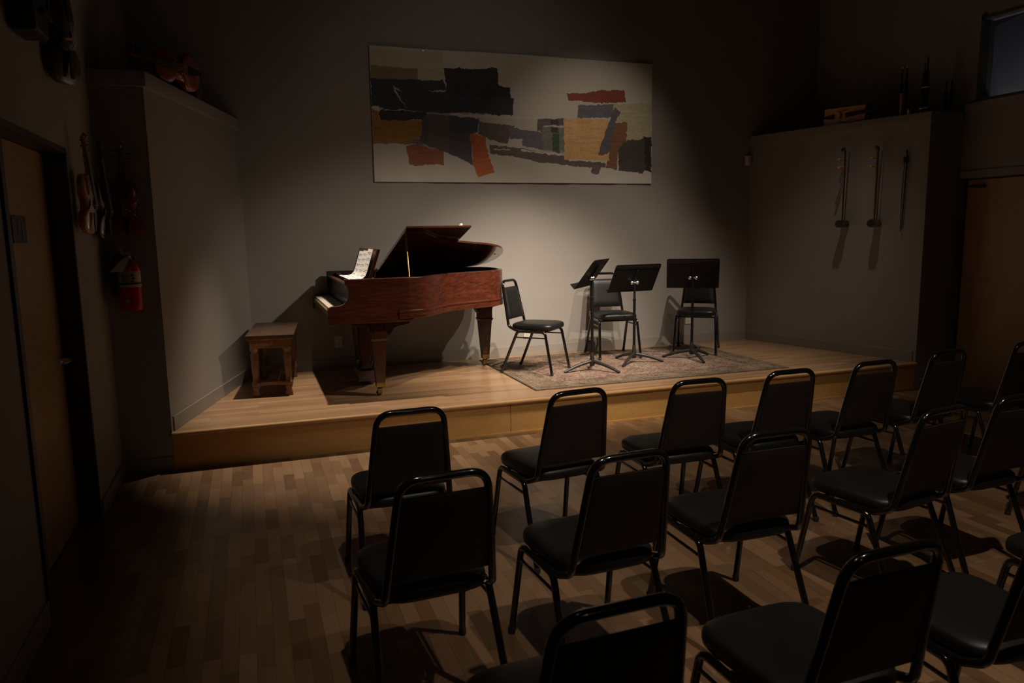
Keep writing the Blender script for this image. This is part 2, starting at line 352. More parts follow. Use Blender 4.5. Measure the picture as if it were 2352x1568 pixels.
nb = MB().box(RR + 1.6, RR + 1.7, -4.6, -0.6, 1.6, TOP).box(RR + 0.16, RR + 1.7, -4.7, -4.6, 1.6, TOP).box(RR + 0.16, RR + 1.7, -0.6, -0.5, 1.6, TOP).box(RR + 0.16, RR + 1.7, -4.7, -0.5, TOP - 0.1, TOP).box(RR + 0.16, RR + 1.7, -4.7, -0.5, 1.5, 1.6)
neigh = mat('neighbour_wall', (0.3, 0.32, 0.38), 0.8)
struct(nb.build('wall_neighbouring_room', neigh, smooth=False))
bm_ = MB().prism([(-4.6, 3.05), (-0.6, 2.62), (-0.6, 3.4), (-4.6, 4.1)], RR + 0.9, RR + 1.1, 'x')
struct(bm_.build('wall_neighbouring_bulkhead', mat('bulkhead', (0.11, 0.115, 0.14), 0.8), smooth=False))
la = bpy.data.lights.new('corridor_lamp', 'POINT'); la.energy = 9.0; la.color = (1.0, 0.92, 0.9); la.shadow_soft_size = 0.15
lo = bpy.data.objects.new('corridor_lamp', la); COL.objects.link(lo); lo.location = (RR + 0.5, -2.2, 2.2)

# ------------------------------------------------------------------ stacking chair
def make_chair(label, cat='chair', group=None):
    """origin on the floor under the seat, facing +y"""
    t = empty('stacking_chair', (0, 0, 0)); tag(t, label, cat, group)
    r = 0.0134
    bx_, by_, bz_ = 0.181, -0.212, 0.418
    path = [(-0.196, 0.03, 0.392), (-0.192, -0.14, 0.400), (-bx_, by_, 0.430), (-0.140, -0.292, 0.842), (0.140, -0.292, 0.842), (bx_, by_, 0.430), (0.192, -0.14, 0.400), (0.196, 0.03, 0.392)]
    MB().tube(fillet(path, [0, 0.05, 0.05, 0.07, 0.07, 0.05, 0.05, 0], 8), r, 12).build('back_frame', M['frame'], t)
    # back panel: shell behind, padded face in front
    def hw(z): return 0.1335 + (0.783 - z) * 0.085
    def yy(z): return -0.283 + (0.783 - z) * 0.2276 - 0.0
    def pan(off, sgn, bulge):
        def fn(u, v):
            z = 0.493 + (0.783 - 0.493) * v; w = hw(z) + 0.006
            b = bulge * (1 - (2 * u - 1) ** 8) * (1 - (2 * v - 1) ** 8)
            return ((2 * u - 1) * w, yy(z) + off + sgn * b, z + (off + sgn * b) * 0.22)
        return fn
    m = MB(); m.grid(pan(0.004, 1, 0.018), 24, 20); m.build('back_cushion', M['vinyl'], t)
    m = MB(); m.grid(pan(-0.006, -1, 0.005), 24, 20)
    # rim closing the panel
    n = 24; A = pan(0.004, 1, 0.018); B = pan(-0.006, -1, 0.005)
    for k in range(n):
        for (u0, v0, u1, v1) in ((k / n, 0, (k + 1) / n, 0), (k / n, 1, (k + 1) / n, 1)):
            m.add([A(u0, v0), A(u1, v1), B(u1, v1), B(u0, v0)], [(0, 1, 2, 3)])
    m.build('back_shell', M['backshell'], t)
    # seat: softly domed cushion with rounded plan
    def outline(k, n, s=1.0):
        a = 2 * PI * k / n; c, sn = math.cos(a), math.sin(a); e = 0.42
        x = math.copysign(abs(c) ** e, c); y = math.copysign(abs(sn) ** e, sn)
        w = 0.207 - 0.022 * (1 - y) / 2
        return x * w * s, 0.005 + y * 0.212 * s
    n = 56; rings = [(0.93, 0.404), (0.99, 0.409), (1.0, 0.420), (1.0, 0.433), (0.985, 0.445), (0.94, 0.454), (0.84, 0.460), (0.6, 0.464), (0.3, 0.466), (0.05, 0.466)]
    m = MB(); vs = []
    for s, z in rings: vs += [(*outline(k, n, s), z) for k in range(n)]
    fs = [(i * n + k, i * n + (k + 1) % n, (i + 1) * n + (k + 1) % n, (i + 1) * n + k) for i in range(len(rings) - 1) for k in range(n)]
    fs += [tuple(range(n - 1, -1, -1)), tuple((len(rings) - 1) * n + k for k in range(n))]
    m.add(vs, fs); m.build('seat_cushion', M['vinyl'], t, angle=60)
    MB().box(-0.165, 0.165, -0.16, 0.17, 0.396, 0.405).build('seat_board', M['backshell'], t)
    for s in (-1, 1):
        MB().tube(fillet([(s * 0.2, 0.02, 0.39), (s * 0.2, 0.158, 0.39), (s * 0.217, 0.229, 0.016)], 0.045, 8), 0.0132, 12).build('leg', M['frame'], t)
        MB().tube(fillet([(s * 0.2, 0.02, 0.39), (s * 0.2, -0.115, 0.39), (s * 0.216, -0.272, 0.016)], 0.045, 8), 0.0132, 12).build('leg', M['frame'], t)
        for fx, fy, dy in ((0.2178, 0.2295, 0.004), (0.2165, -0.2745, -0.008)):
            MB().lathe([(0.012, 0.0), (0.0145, 0.002), (0.0150, 0.022), (0.013, 0.026)], 12, (s * fx, fy + dy * 0.1, 0)).build('foot_glide', M['glide'], t)
        MB().tube([(s * 0.203, 0.166, 0.335), (s * 0.203, -0.135, 0.335)], 0.0065, 8).build('side_stretcher', M['frame'], t)
    MB().tube([(-0.2, 0.125, 0.382), (0.2, 0.125, 0.382)], 0.008, 8).build('cross_rail', M['frame'], t)
    MB().tube([(-0.186, -0.165, 0.408), (0.186, -0.165, 0.408)], 0.008, 8).build('cross_rail', M['frame'], t)
    return t
chair0 = make_chair('black padded chair standing alone between the piano tail and the leftmost music stand', 'chair', 'chairs on the stage rug')
chair0.location = (2.51, -0.918, HS + 0.0085); chair0.rotation_euler.z = R(-134.6)
def put_chair(x, y, deg, label, group, z=0.0):
    c = copy_tree(chair0); c.location = (x, y, z); c.rotation_euler.z = R(deg); c['label'] = label; c['group'] = group; return c
put_chair(3.524, -0.474, 172.3, 'black padded chair facing the hall behind the two left music stands', 'chairs on the stage rug', HS + 0.0085)
put_chair(4.459, -0.584, 142.0, 'black padded chair mostly hidden behind the rightmost music stand', 'chairs on the stage rug', HS + 0.0085)
GA, GB, GC = 'front row of audience chairs', 'second row of audience chairs', 'nearest row of audience chairs'
for x, y, a, l in ((0.587, -4.077, 1.6, 'leftmost black chair of the audience row nearest the stage'),
                   (1.361, -4.01, 6.1, 'second black chair from the left in the audience row nearest the stage'),
                   (2.035, -4.023, -1.5, 'third black chair from the left in the audience row nearest the stage'),
                   (2.588, -4.001, 0.2, 'fourth black chair from the left in the audience row nearest the stage'),
                   (3.162, -3.975, 1.8, 'front row black chair standing before the empty right part of the stage'),
                   (3.793, -3.875, 5.6, 'front row black chair before the dark right end of the stage'),
                   (4.56, -3.82, 1.7, 'black chair cut by the right edge of the picture in front of the golden door')):
    put_chair(x, y, a, l, GA)
for x, y, a, l in ((0.503, -4.936, 3.6, 'leftmost black chair of the second audience row, nearest the open floor'),
                   (1.123, -4.969, 3.6, 'second black chair from the left in the second audience row'),
                   (1.762, -4.925, -0.9, 'third black chair from the left in the second audience row'),
                   (2.549, -4.901, 9.0, 'second row black chair turned slightly, a long bright glint on its top rail'),
                   (3.087, -4.848, 1.6, 'second row black chair with its back cut by the right picture edge'),
                   (4.058, -4.804, 1.7, 'second row black chair showing only its front leg at the right picture edge')):
    put_chair(x, y, a, l, GB)
for x, y, a, l in ((0.638, -5.843, 1.8, 'black chair at the bottom centre, only its upper back and seat corner showing'),
                   (1.343, -5.836, 1.5, 'large near black chair at the bottom right with its whole seat showing'),
                   (1.955, -5.855, -2.7, 'near black chair in the bottom right corner, its back cut off by the edge'),
                   (2.70, -5.72, 1.7, 'nearest row black chair showing only the bend of its front leg, far right')):
    put_chair(x, y, a, l, GC)

# ------------------------------------------------------------------ music stands
def make_stand(base, th, desk_c, yaw, tilt, label):
    t = empty('music_stand', (base[0], base[1], HS + 0.0085)); tag(t, label, 'music stand', 'music stands on the rug')
    kz = desk_c[2] - 0.045 - HS - 0.008
    # arched three-legged base
    for k in range(3):
        a = R(th + 120 * k); c, s = math.cos(a), math.sin(a)
        prof = [(0.008, 0.088, 0.017), (0.05, 0.080, 0.017), (0.11, 0.068, 0.0165), (0.17, 0.052, 0.0155), (0.23, 0.031, 0.014), (0.275, 0.0135, 0.0125), (0.292, 0.0115, 0.0095)]
        MB().tube([(c * r_, s * r_, z) for r_, z, w in prof], [w for r_, z, w in prof], 10).build('leg', M['iron'], t)
    MB().lathe([(0.020, 0.045), (0.024, 0.055), (0.026, 0.085), (0.022, 0.105), (0.019, 0.115), (0.017, 0.165), (0.0155, 0.17)], 18).build('hub', M['iron'], t)
    MB().lathe([(0.0135, 0.10), (0.0135, kz * 0.80)], 16).build('lower_tube', M['satin'], t)
    MB().lathe([(0.0155, kz * 0.80 - 0.02), (0.016, kz * 0.80), (0.0105, kz * 0.80 + 0.004), (0.0105, kz - 0.015)], 16).build('upper_tube', M['satin'], t)
    w = Vector((math.cos(yaw), math.sin(yaw), 0)); n = Vector((-math.sin(yaw), math.cos(yaw), 0))
    u = Vector((0, 0, 1)) * math.cos(tilt) - n * math.sin(tilt); nn = w.cross(u)   # nn points towards the back (hall side)
    nn = -(u.cross(w)) if False else w.cross(u)
    c0 = Vector((desk_c[0] - base[0], desk_c[1] - base[1], desk_c[2] - HS - 0.008))
    back = nn if nn.dot(n) < 0 else -nn; front = -back
    kc = Vector((0, 0, kz))
    q = w.to_track_quat('X', 'Z')
    kn = MB()
    for sgn in (-1, 1):
        ctr = kc + w * sgn * 0.026
        vs = []
        for i, (rr, d) in enumerate([(0.0, 0.022), (0.011, 0.020), (0.018, 0.013), (0.020, 0.004), (0.016, -0.008), (0.008, -0.015)]):
            for k in range(14):
                an = 2 * PI * k / 14; vs.append(tuple(ctr + w * sgn * d + (u * math.cos(an) + nn * math.sin(an)) * rr))
        fs = [(i * 14 + k, i * 14 + (k + 1) % 14, (i + 1) * 14 + (k + 1) % 14, (i + 1) * 14 + k) for i in range(5) for k in range(14)]
        kn.add(vs, fs)
    kn.tube([tuple(kc - w * 0.02), tuple(kc + w * 0.02)], 0.008, 10)
    kn.build('tilt_knob', M['chrome'], t)
    # bracket from pivot to desk back
    MB().tube([tuple(kc), tuple(c0 + back * 0.012 - u * 0.06), tuple(c0 + back * 0.008 + u * 0.095)], [0.011, 0.012, 0.009], 8).build('bracket', M['satin'], t)
    # desk: sheet with rounded top corners, folded lip, stiffening ridges
    W2, H2 = 0.254, 0.159; r_ = 0.022
    pts = [(-W2, -H2), (W2, -H2), (W2, H2 - r_)] + [(W2 - r_ + r_ * math.cos(a_), H2 - r_ + r_ * math.sin(a_)) for a_ in (PI / 8, PI / 4, 3 * PI / 8)] + [(W2 - r_, H2), (-W2 + r_, H2)] + \
          [(-W2 + r_ + r_ * math.cos(a_), H2 - r_ + r_ * math.sin(a_)) for a_ in (5 * PI / 8, 3 * PI / 4, 7 * PI / 8)] + [(-W2, H2 - r_)]
    nP = len(pts); T3 = lambda x, y, z: tuple(c0 + w * x + u * y + back * z)
    d = MB(); d.add([T3(x, y, 0.0015) for x, y in pts] + [T3(x, y, -0.0015) for x, y in pts], [tuple(range(nP)), tuple(range(2 * nP - 1, nP - 1, -1))] + [(i, i + nP, (i + 1) % nP + nP, (i + 1) % nP) for i in range(nP)])
    dk = d.build('desk', M['satin'], t, smooth=False)
    l = MB(); l.add([T3(x, y, z) for x in (-W2, W2) for y, z in ((-H2 - 0.001, 0.0015), (-H2 + 0.012, -0.055), (-H2 + 0.015, -0.055), (-H2 + 0.003, 0.0015))], [(0, 1, 2, 3), (7, 6, 5, 4), (0, 4, 5, 1), (1, 5, 6, 2), (2, 6, 7, 3), (3, 7, 4, 0)])
    l.build('lip', M['satin'], t, smooth=False)
    rg = MB()
    for yv in (H2 - 0.042, H2 - 0.025):
        rg.add([T3(x, y, z) for x in (-W2 + 0.004, W2 - 0.004) for y, z in ((yv - 0.003, 0.0015), (yv, 0.004), (yv + 0.003, 0.0015))], [(0, 3, 4, 1), (1, 4, 5, 2), (0, 1, 2), (3, 5, 4)])
    rg.build('ridge', M['satin'], dk, smooth=False)
    return t
make_stand((2.972, -1.13), 64.4, (2.975, -1.128, 1.182), 0.83, 0.633, 'black music stand on the left, tilted far over and seen from the side')
make_stand((3.526, -0.922), 100, (3.527, -0.920, 1.108), 0.055, 0.553, 'black music stand in the middle, its desk tilted back and set lowest')
make_stand((4.158, -0.961), 22, (4.152, -0.966, 1.135), -0.557, 0.386, 'black music stand on the right with its desk almost upright')

# ------------------------------------------------------------------ grand piano
PX = empty('grand_piano', (1.45, -0.78, HS)); tag(PX, 'reddish mahogany grand piano with raised lid standing at the left of the stage', 'piano')
def W2L(p): return (p[0] - 1.45, p[1] + 0.78, p[2] - HS)
class PB(MB):
    """builder in room coordinates, shifted to the piano's own frame"""
    def build(s, name, m, parent=None, **k):
        s.v = [W2L(v) for v in s.v]; return super().build(name, m, parent or PX, **k)
def smooth_poly(P, it=2):
    for _ in range(it):
        Q = [P[0]]
        for a, b in zip(P[:-1], P[1:]):
            Q += [(a[0] * .75 + b[0] * .25, a[1] * .75 + b[1] * .25), (a[0] * .25 + b[0] * .75, a[1] * .25 + b[1] * .75)]
        Q.append(P[-1]); P = Q
    return P
curve = [(1.10, -1.5), (1.22, -1.5), (1.34, -1.46), (1.46, -1.30), (1.60, -1.14), (1.78, -1.04), (1.96, -0.97), (2.12, -0.88), (2.24, -0.74), (2.28, -0.54), (2.28, -0.34), (2.23, -0.17), (2.11, -0.08), (1.95, -0.06)]
curve = smooth_poly(curve, 2)
outer = [(0.69, -1.5)] + curve + [(0.69, -0.06)]          # open at the keyboard end
def inset(P, t):
    out = []
    for i, p in enumerate(P):
        a = P[max(i - 1, 0)]; b = P[min(i + 1, len(P) - 1)]; dx, dy = b[0] - a[0], b[1] - a[1]; L = math.hypot(dx, dy)
        out.append((p[0] - dy / L * t, p[1] + dx / L * t))
    return out
def band(P, t0, t1, z0, z1):
    a = inset(P, t0); b = inset(P, t1); n = len(P); m = PB()
    vs = [(x, y, z) for z in (z0, z1) for x, y in a] + [(x, y, z) for z in (z0, z1) for x, y in b]
    fs = []
    for i in range(n - 1):
        fs += [(i, i + 1, n + i + 1, n + i), (2 * n + i, 3 * n + i, 3 * n + i + 1, 2 * n + i + 1), (n + i, n + i + 1, 3 * n + i + 1, 3 * n + i), (i, 2 * n + i, 2 * n + i + 1, i + 1)]
    fs += [(0, n, 3 * n, 2 * n), (n - 1, 3 * n - 1, 4 * n - 1, 2 * n - 1)]
    m.add(vs, fs); return m
ZT = 1.226
band([(1.195, -1.5)] + [p for p in curve if p[0] > 1.2 or p[1] > -1.0] + [(0.69, -0.06)], 0, 0.035, 0.955, ZT).build('rim', M['mahog'], bevel=0.003)
band([(1.1, -1.5)] + curve[1:] + [(0.69, -0.06)], -0.008, 0.045, 0.90, 0.958).build('base_moulding', M['mahog'], bevel=0.004)
band([(1.1, -1.5)] + curve[1:] + [(0.69, -0.06)], -0.014, 0.0, 0.95, 0.968).build('rim_bead', M['mahog'], bevel=0.004)
band([(1.0, -1.5)] + curve[1:] + [(0.69, -0.06)], 0.0355, 0.044, 1.085, 1.2285).build('inner_lining', M['felt'])
# cheeks with the scooped keyboard arm profile (x, z)
ck = [(0.552, 0.878), (0.549, 0.90), (0.548, 0.946), (0.550, 0.985), (0.557, 1.005), (0.570, 1.015), (0.587, 1.020), (0.634, 1.022), (0.672, 1.033), (0.692, 1.048), (0.706, 1.07), (0.713, 1.10), (0.714, 1.14), (0.708, 1.165), (0.690, 1.182), (0.686, ZT)]
ck_s = ck + [(1.20, ZT), (1.20, 0.93), (1.12, 0.875)]
PB().prism(ck_s, -1.5, -1.455, 'y').build('cheek', M['mahog'], bevel=0.003)
PB().prism(ck_s, -0.10, -0.055, 'y').build('cheek', M['mahog'], bevel=0.003)
# step in the lower edge of the case
PB().prism([(1.10, 0.875), (1.19, 0.878), (1.24, 0.90), (1.32, 0.905), (1.32, 0.93), (1.10, 0.93)], -1.499, -1.44, 'y').build('lower_scroll', M['mahog'], bevel=0.002)
# underside, soundboard, plate
inn = [(x, y) for x, y in inset(outer, 0.034)]
PB().prism([(0.60, -1.46)] + inn[1:-1] + [(0.60, -0.095)], 0.915, 0.955).build('bottom_frame', M['felt'], smooth=False)
PB().box(0.575, 1.1, -1.456, -0.10, 0.878, 0.925).build('keybed', M['mahog'], bevel=0.003)
PB().prism([(0.98, -1.46)] + inn[2:-1] + [(0.98, -0.095)], 1.08, 1.09).build('soundboard', M['felt'], smooth=False)
pl = PB()
pl.box(0.98, 1.1, -1.45, -0.1, 1.10, 1.165).build('cast_plate', M['goldplate'], smooth=False)
# fallboard, nameboard, music shelf
PB().prism([(0.715, 1.0), (0.705, 1.03), (0.712, 1.08), (0.722, 1.13), (0.728, 1.175), (0.745, 1.175), (0.745, 1.0)], -1.455, -0.10, 'y').build('fallboard', M['ebony'])
PB().box(0.695, 0.735, -1.455, -0.10, 1.175, 1.192).build('nameboard_strip', M['mahog'], bevel=0.003)
PB().box(0.765, 0.80, -1.455, -0.10, 1.192, 1.212).build('shelf_rail', M['mahog'], bevel=0.003)
PB().box(0.735, 1.0, -1.455, -0.10, 1.17, 1.178).build('music_shelf', M['felt'])
# keys
wk = PB()
for k in range(52):
    y0 = -1.40 + k * (1.225 / 52); wk.box(0.572, 0.712, y0 + 0.0005, y0 + 1.225 / 52 - 0.0008, 0.982, 1.0)
wk.build('white_keys', M['ivory'], smooth=False)
bk = PB()
for k in range(51):
    if (k + 5) % 7 in (2, 6): continue
    y0 = -1.40 + (k + 1) * (1.225 / 52); bk.box(0.617, 0.712, y0 - 0.006, y0 + 0.006, 1.0, 1.012)
bk.build('black_keys', M['ebony'], smooth=False)
PB().box(0.556, 0.713, -1.455, -1.402, 0.975, 1.006).box(0.556, 0.713, -0.173, -0.10, 0.975, 1.006).build('key_block', M['mahog'], bevel=0.003)
PB().box(0.556, 0.572, -1.455, -0.10, 0.935, 0.982).build('key_slip', mat('olive_gilt_slip', (0.22, 0.17, 0.07), 0.35, coat=0.3), bevel=0.003)
PB().box(0.560, 0.575, -1.455, -0.10, 0.884, 0.928).build('key_bed_edge', M['mahog'], bevel=0.003)
# legs
def leg(cx, cy, br, ztop):
    g = PB(); hw = 0.063
    g.box(cx - hw, cx + hw, cy - hw, cy + hw, 0.745, ztop)
    blk = g.build('leg', M['mahog_leg'], bevel=0.004)
    t = PB()
    for (a, za, b, zb) in ((0.067, 0.745, 0.069, 0.738), (0.069, 0.738, 0.062, 0.722), (0.058, 0.722, 0.034, 0.372)):
        t.add([(cx + sx * a, cy + sy * a, za) for sx, sy in ((-1, -1), (1, -1), (1, 1), (-1, 1))] + [(cx + sx * b, cy + sy * b, zb) for sx, sy in ((-1, -1), (1, -1), (1, 1), (-1, 1))],
              [(0, 1, 2, 3), (7, 6, 5, 4), (0, 4, 5, 1), (1, 5, 6, 2), (2, 6, 7, 3), (3, 7, 4, 0)])
    t.build('leg_taper', M['mahog_leg'], blk)
    p = PB(); p.box(cx - 0.043, cx + 0.043, cy - hw - 0.004, cy - hw, 0.765, ztop - 0.03)
    p.build('raised_panel', M['mahog_leg'], blk, bevel=0.002)
    f_ = PB(); f_.lathe([(0.036, 0.385), (0.037, 0.375), (0.036, 0.345), (0.028, 0.338), (0.012, 0.332), (0.012, 0.31)], 4, (cx, cy, 0)); f_.v = [(cx + (v[0] - cx) * math.cos(PI / 4) * 1.35 - (v[1] - cy) * math.sin(PI / 4) * 1.35, cy + (v[0] - cx) * math.sin(PI / 4) * 1.35 + (v[1] - cy) * math.cos(PI / 4) * 1.35, v[2]) for v in f_.v]
    f_.build('ferrule', M['brass'], blk)
    c = PB(); c.lathe([(0.0, -0.011), (0.022, -0.011), (0.024, -0.006), (0.024, 0.006), (0.022, 0.011), (0.0, 0.011)], 18, (cx - 0.012, cy, 0.2925), 'y')
    c.build('caster', M['dark_wood'], blk)
    y = PB(); y.box(cx - 0.022, cx + 0.012, cy - 0.017, cy - 0.013, 0.288, 0.335).box(cx - 0.022, cx + 0.012, cy + 0.013, cy + 0.017, 0.288, 0.335).box(cx - 0.022, cx + 0.012, cy - 0.017, cy + 0.017, 0.328, 0.336)
    y.build('caster_fork', M['brass'], blk)
    for poly in br:
        PB().prism([(cx + x, z) for x, z in poly], cy - 0.045, cy + 0.045, 'y').build('scroll_bracket', M['mahog_leg'], blk, bevel=0.002)
Lb = [(-0.063, 0.875), (-0.24, 0.875), (-0.225, 0.862), (-0.205, 0.858), (-0.19, 0.846), (-0.11, 0.843), (-0.085, 0.832), (-0.075, 0.80), (-0.063, 0.795)]
Rb = [(0.063, 0.875), (0.25, 0.875), (0.255, 0.858), (0.235, 0.845), (0.17, 0.838), (0.125, 0.822), (0.105, 0.79), (0.075, 0.76), (0.063, 0.755)]
leg(0.948, -1.385, [Lb, Rb], 0.878)
leg(0.948, -0.20, [Lb, Rb], 0.878)
leg(2.142, -0.43, [[(-0.063, 0.905), (-0.155, 0.905), (-0.15, 0.88), (-0.12, 0.87), (-0.10, 0.84), (-0.08, 0.80), (-0.063, 0.79)], [(0.063, 0.905), (0.13, 0.905), (0.125, 0.86), (0.075, 0.85), (0.063, 0.8)]], 0.905)
# lyre and pedals
ly = PB(); ly.box(0.84, 0.99, -0.93, -0.63, 0.305, 0.395).box(0.832, 0.998, -0.94, -0.62, 0.305, 0.322)
lyo = ly.build('lyre_box', M['lbox'], bevel=0.005)
for y in (-0.86, -0.70):
    PB().prism([(0.862, 0.395), (0.87, 0.42), (0.885, 0.46), (0.868, 0.53), (0.875, 0.88), (0.955, 0.88), (0.962, 0.53), (0.945, 0.46), (0.96, 0.42), (0.968, 0.395)], y - 0.018, y + 0.018, 'y').build('lyre_post', M['mahog_leg'], lyo, bevel=0.004)
for y in (-0.83, -0.73):
    PB().tube([(0.915, y, 0.39), (0.915, y, 0.88)], 0.005, 8).build('pedal_rod', M['brass'], lyo)
for y in (-0.86, -0.78, -0.70):
    PB().tube([(0.86, y, 0.322), (0.80, y, 0.312), (0.76, y, 0.315), (0.735, y, 0.305)], [0.008, 0.009, 0.016, 0.013], 10, sq=(1.0, 0.5)).build('pedal', M['brass'], lyo)
for y in (-0.88, -0.68):
    PB().tube([(0.98, y, 0.37), (1.08, y, 0.88)], 0.008, 8).build('lyre_brace', M['rosewood'], lyo)
# lid hinged on the spine, propped at 18 degrees, and its front leaf folded back on top
LA = R(14.9); HY, HZ = -0.085, ZT - 0.003
def lidpt(x, d, h): return (x, HY - d * math.cos(LA) - h * math.sin(LA) * 0 + h * math.sin(LA) * 1.0, HZ + d * math.sin(LA) + h * math.cos(LA))
lo_ = [(1.185, 0.0), (1.185, 1.42), (1.25, 1.415)] + smooth_poly([(1.25, 1.415), (1.34, 1.385), (1.42, 1.28), (1.52, 1.15), (1.66, 1.06), (1.80, 1.0), (1.96, 0.95), (2.12, 0.87), (2.23, 0.74), (2.28, 0.54), (2.28, 0.33), (2.23, 0.14), (2.13, 0.03), (1.95, 0.0)], 2)[1:]
def slab(poly, h0, h1):
    n = len(poly); b = PB()
    b.add([lidpt(x, d, h0) for x, d in poly] + [lidpt(x, d, h1) for x, d in poly], [tuple(range(n)), tuple(range(2 * n - 1, n - 1, -1))] + [(i, i + n, (i + 1) % n + n, (i + 1) % n) for i in range(n)])
    return b
slab(lo_, 0.0, 0.018).build('lid', M['mahog_lid'], bevel=0.003, smooth=False)
slab([(1.19, 0.0), (1.19, 1.445), (1.725, 1.445), (1.725, 0.0)], 0.0195, 0.037).build('lid_leaf', M['mahog_lid'], bevel=0.003, smooth=False)
PB().tube([(1.208, -1.445, 1.215), (1.219, -1.34, 1.38), (1.229, -1.245, 1.543)], [0.006, 0.007, 0.0085], 10).tube([(1.2265, -1.27, 1.500), (1.227, -1.265, 1.507)], 0.0105, 10).build('lid_prop', M['brass'])
sp = PB()
for p in (lidpt(2.20, 0.55, -0.003), lidpt(2.05, 0.2, -0.003), lidpt(1.98, 0.86, -0.003)): sp.lathe([(0, 0), (0.007, 0), (0.007, 0.004), (0, 0.004)], 10, p)
sp.build('rubber_bumper', M['rubber'])
hg = PB()
for x in (1.3, 1.75): hg.tube([(x - 0.04, -0.062, HZ), (x + 0.04, -0.062, HZ)], 0.006, 8)
hg.build('hinge', M['brass'])
# music desk: curved panel leaning back
def desk_fn(off, y0, y1, zlo=1.205, zhi=1.452):
    def fn(u, v):
        z = zlo + (zhi - zlo) * v; x = 0.895 + (z - 1.205) * 0.30 + 0.018 * (1 - v) ** 2 * 0 + off
        return (x, y0 + (y1 - y0) * u, z)
    return fn
dm = PB(); dm.prism([(0.88, 1.20), (0.965, 1.452), (0.982, 1.452), (0.99, 1.445), (0.905, 1.20)], -1.40, -0.42, 'y'); dm.build('music_desk', M['mahog_leg'], bevel=0.003)
PB().box(0.80, 0.93, -1.40, -0.42, 1.19, 1.204).build('desk_base', M['mahog_leg'], bevel=0.003)
PB().tube([(0.935, -1.385, 1.21), (0.955, -1.385, 1.30)], 0.006, 8).lathe([(0, -0.006), (0.01, -0.006), (0.01, 0.006), (0, 0.006)], 12, (0.955, -1.402, 1.285), 'y').build('desk_stay', M['brass'])

# sheet music on the desk: three page strips with rows of printed notes, curling forward at the foot
sm = empty('sheet_music', (0.86, -0.95, 1.205)); tag(sm, 'white sheet music of three overlapping pages curling down the piano music desk', 'sheet music')
def page(y0, y1, ztop, off):
    pr = [(0.745, 1.215), (0.79, 1.213), (0.825, 1.2145), (0.852, 1.222), (0.872, 1.24), (0.886, 1.27)]
    k = 8
    for j in range(1, k + 1):
        z = 1.27 + (ztop - 1.27) * j / k; pr.append((0.886 + (z - 1.27) * 0.315, z))
    # resample to rows
    L = [0]
    for a, b in zip(pr[:-1], pr[1:]): L.append(L[-1] + math.hypot(b[0] - a[0], b[1] - a[1]))
    def at(s):
        s *= L[-1]
        for i in range(len(L) - 1):
            if s <= L[i + 1] + 1e-9:
                t = (s - L[i]) / (L[i + 1] - L[i]); return pr[i][0] + (pr[i + 1][0] - pr[i][0]) * t, pr[i][1] + (pr[i + 1][1] - pr[i][1]) * t
    nu, nv = 22, 66; m = MB(); vs = []
    for j in range(nv + 1):
        x, z = at(j / nv)
        for i in range(nu + 1): vs.append((x - off - 0.86, y0 + (y1 - y0) * i / nu + 0.95, z + off - 1.205))
    fs = []; mi = []
    for j in range(nv):
        rowk = j % 9
        for i in range(nu):
            fs.append((j * (nu + 1) + i, j * (nu + 1) + i + 1, (j + 1) * (nu + 1) + i + 1, (j + 1) * (nu + 1) + i))
            mi.append(1 if ((rowk in (3, 5, 6) and 2 < i < nu - 3 and random.random() < 0.55) or i == 0) else 0)
    m.add(vs, fs); m.m = mi
    return m.build('page', [M['paper'], M['ink']], sm)
page(-1.375, -1.12, 1.448, 0.0035); page(-1.13, -0.88, 1.432, 0.0022); page(-0.89, -0.64, 1.425, 0.001)
# small white block on the lid
wb = MB().box(-0.009, 0.011, -0.014, 0.014, 0, 0.019); wb.box(-0.017, -0.008, -0.012, 0.012, 0, 0.008)
p_ = lidpt(1.645, 1.42, 0.0375)
o = wb.build('white_block', M['white'], None, 0.002, loc=p_, rot=(-LA, 0, 0)); tag(o, 'small white block lying on the upper edge of the raised piano lid', 'block')

# ------------------------------------------------------------------ piano bench
PBn = empty('piano_bench', (0.165, -0.64, HS), R(-5.9)); tag(PBn, 'brown wooden piano bench on four carved legs in the left corner of the stage', 'bench')
MB().box(-0.19, 0.19, -0.465, 0.465, 0.488, 0.510).build('seat_top', wood('dark_walnut_top', (0.03, 0.014, 0.007), (0.06, 0.03, 0.015), (0.09, 0.047, 0.024), (6, 1, 6), 2.2, 0.45, 0.2, 40), PBn, 0.005)
MB().box(-0.178, 0.178, -0.452, 0.452, 0.470, 0.488).build('seat_moulding', M['walnut'], PBn, 0.005)
MB().box(-0.160, 0.160, -0.435, 0.435, 0.40, 0.470).build('apron', M['walnut'], PBn, 0.003)
legp = [(0.030, 0.40), (0.030, 0.385), (0.022, 0.37), (0.026, 0.35), (0.027, 0.33), (0.025, 0.25), (0.021, 0.17), (0.019, 0.13), (0.027, 0.115), (0.027, 0.10)]
for sx in (-1, 1):
    for sy in (-1, 1):
        lb = MB().lathe([(r_ * 1.25, z) for r_, z in legp][::-1], 8, (sx * 0.128, sy * 0.402, 0)).build('leg', M['walnut'], PBn, angle=50)
        MB().box(-0.03, 0.03, -0.03, 0.03, 0.085, 0.118).build('leg_block', M['walnut'], lb, 0.003, loc=(sx * 0.128, sy * 0.402, 0))
        MB().prism([(-0.03, 0.085), (-0.022, 0.05), (-0.032, 0.02), (-0.032, 0.0), (0.028, 0.0), (0.028, 0.02), (0.018, 0.05), (0.03, 0.085)], -0.028, 0.028, 'y').build('scroll_foot', M['walnut'], lb, bevel=0.004, loc=(sx * 0.128, sy * 0.402, 0))
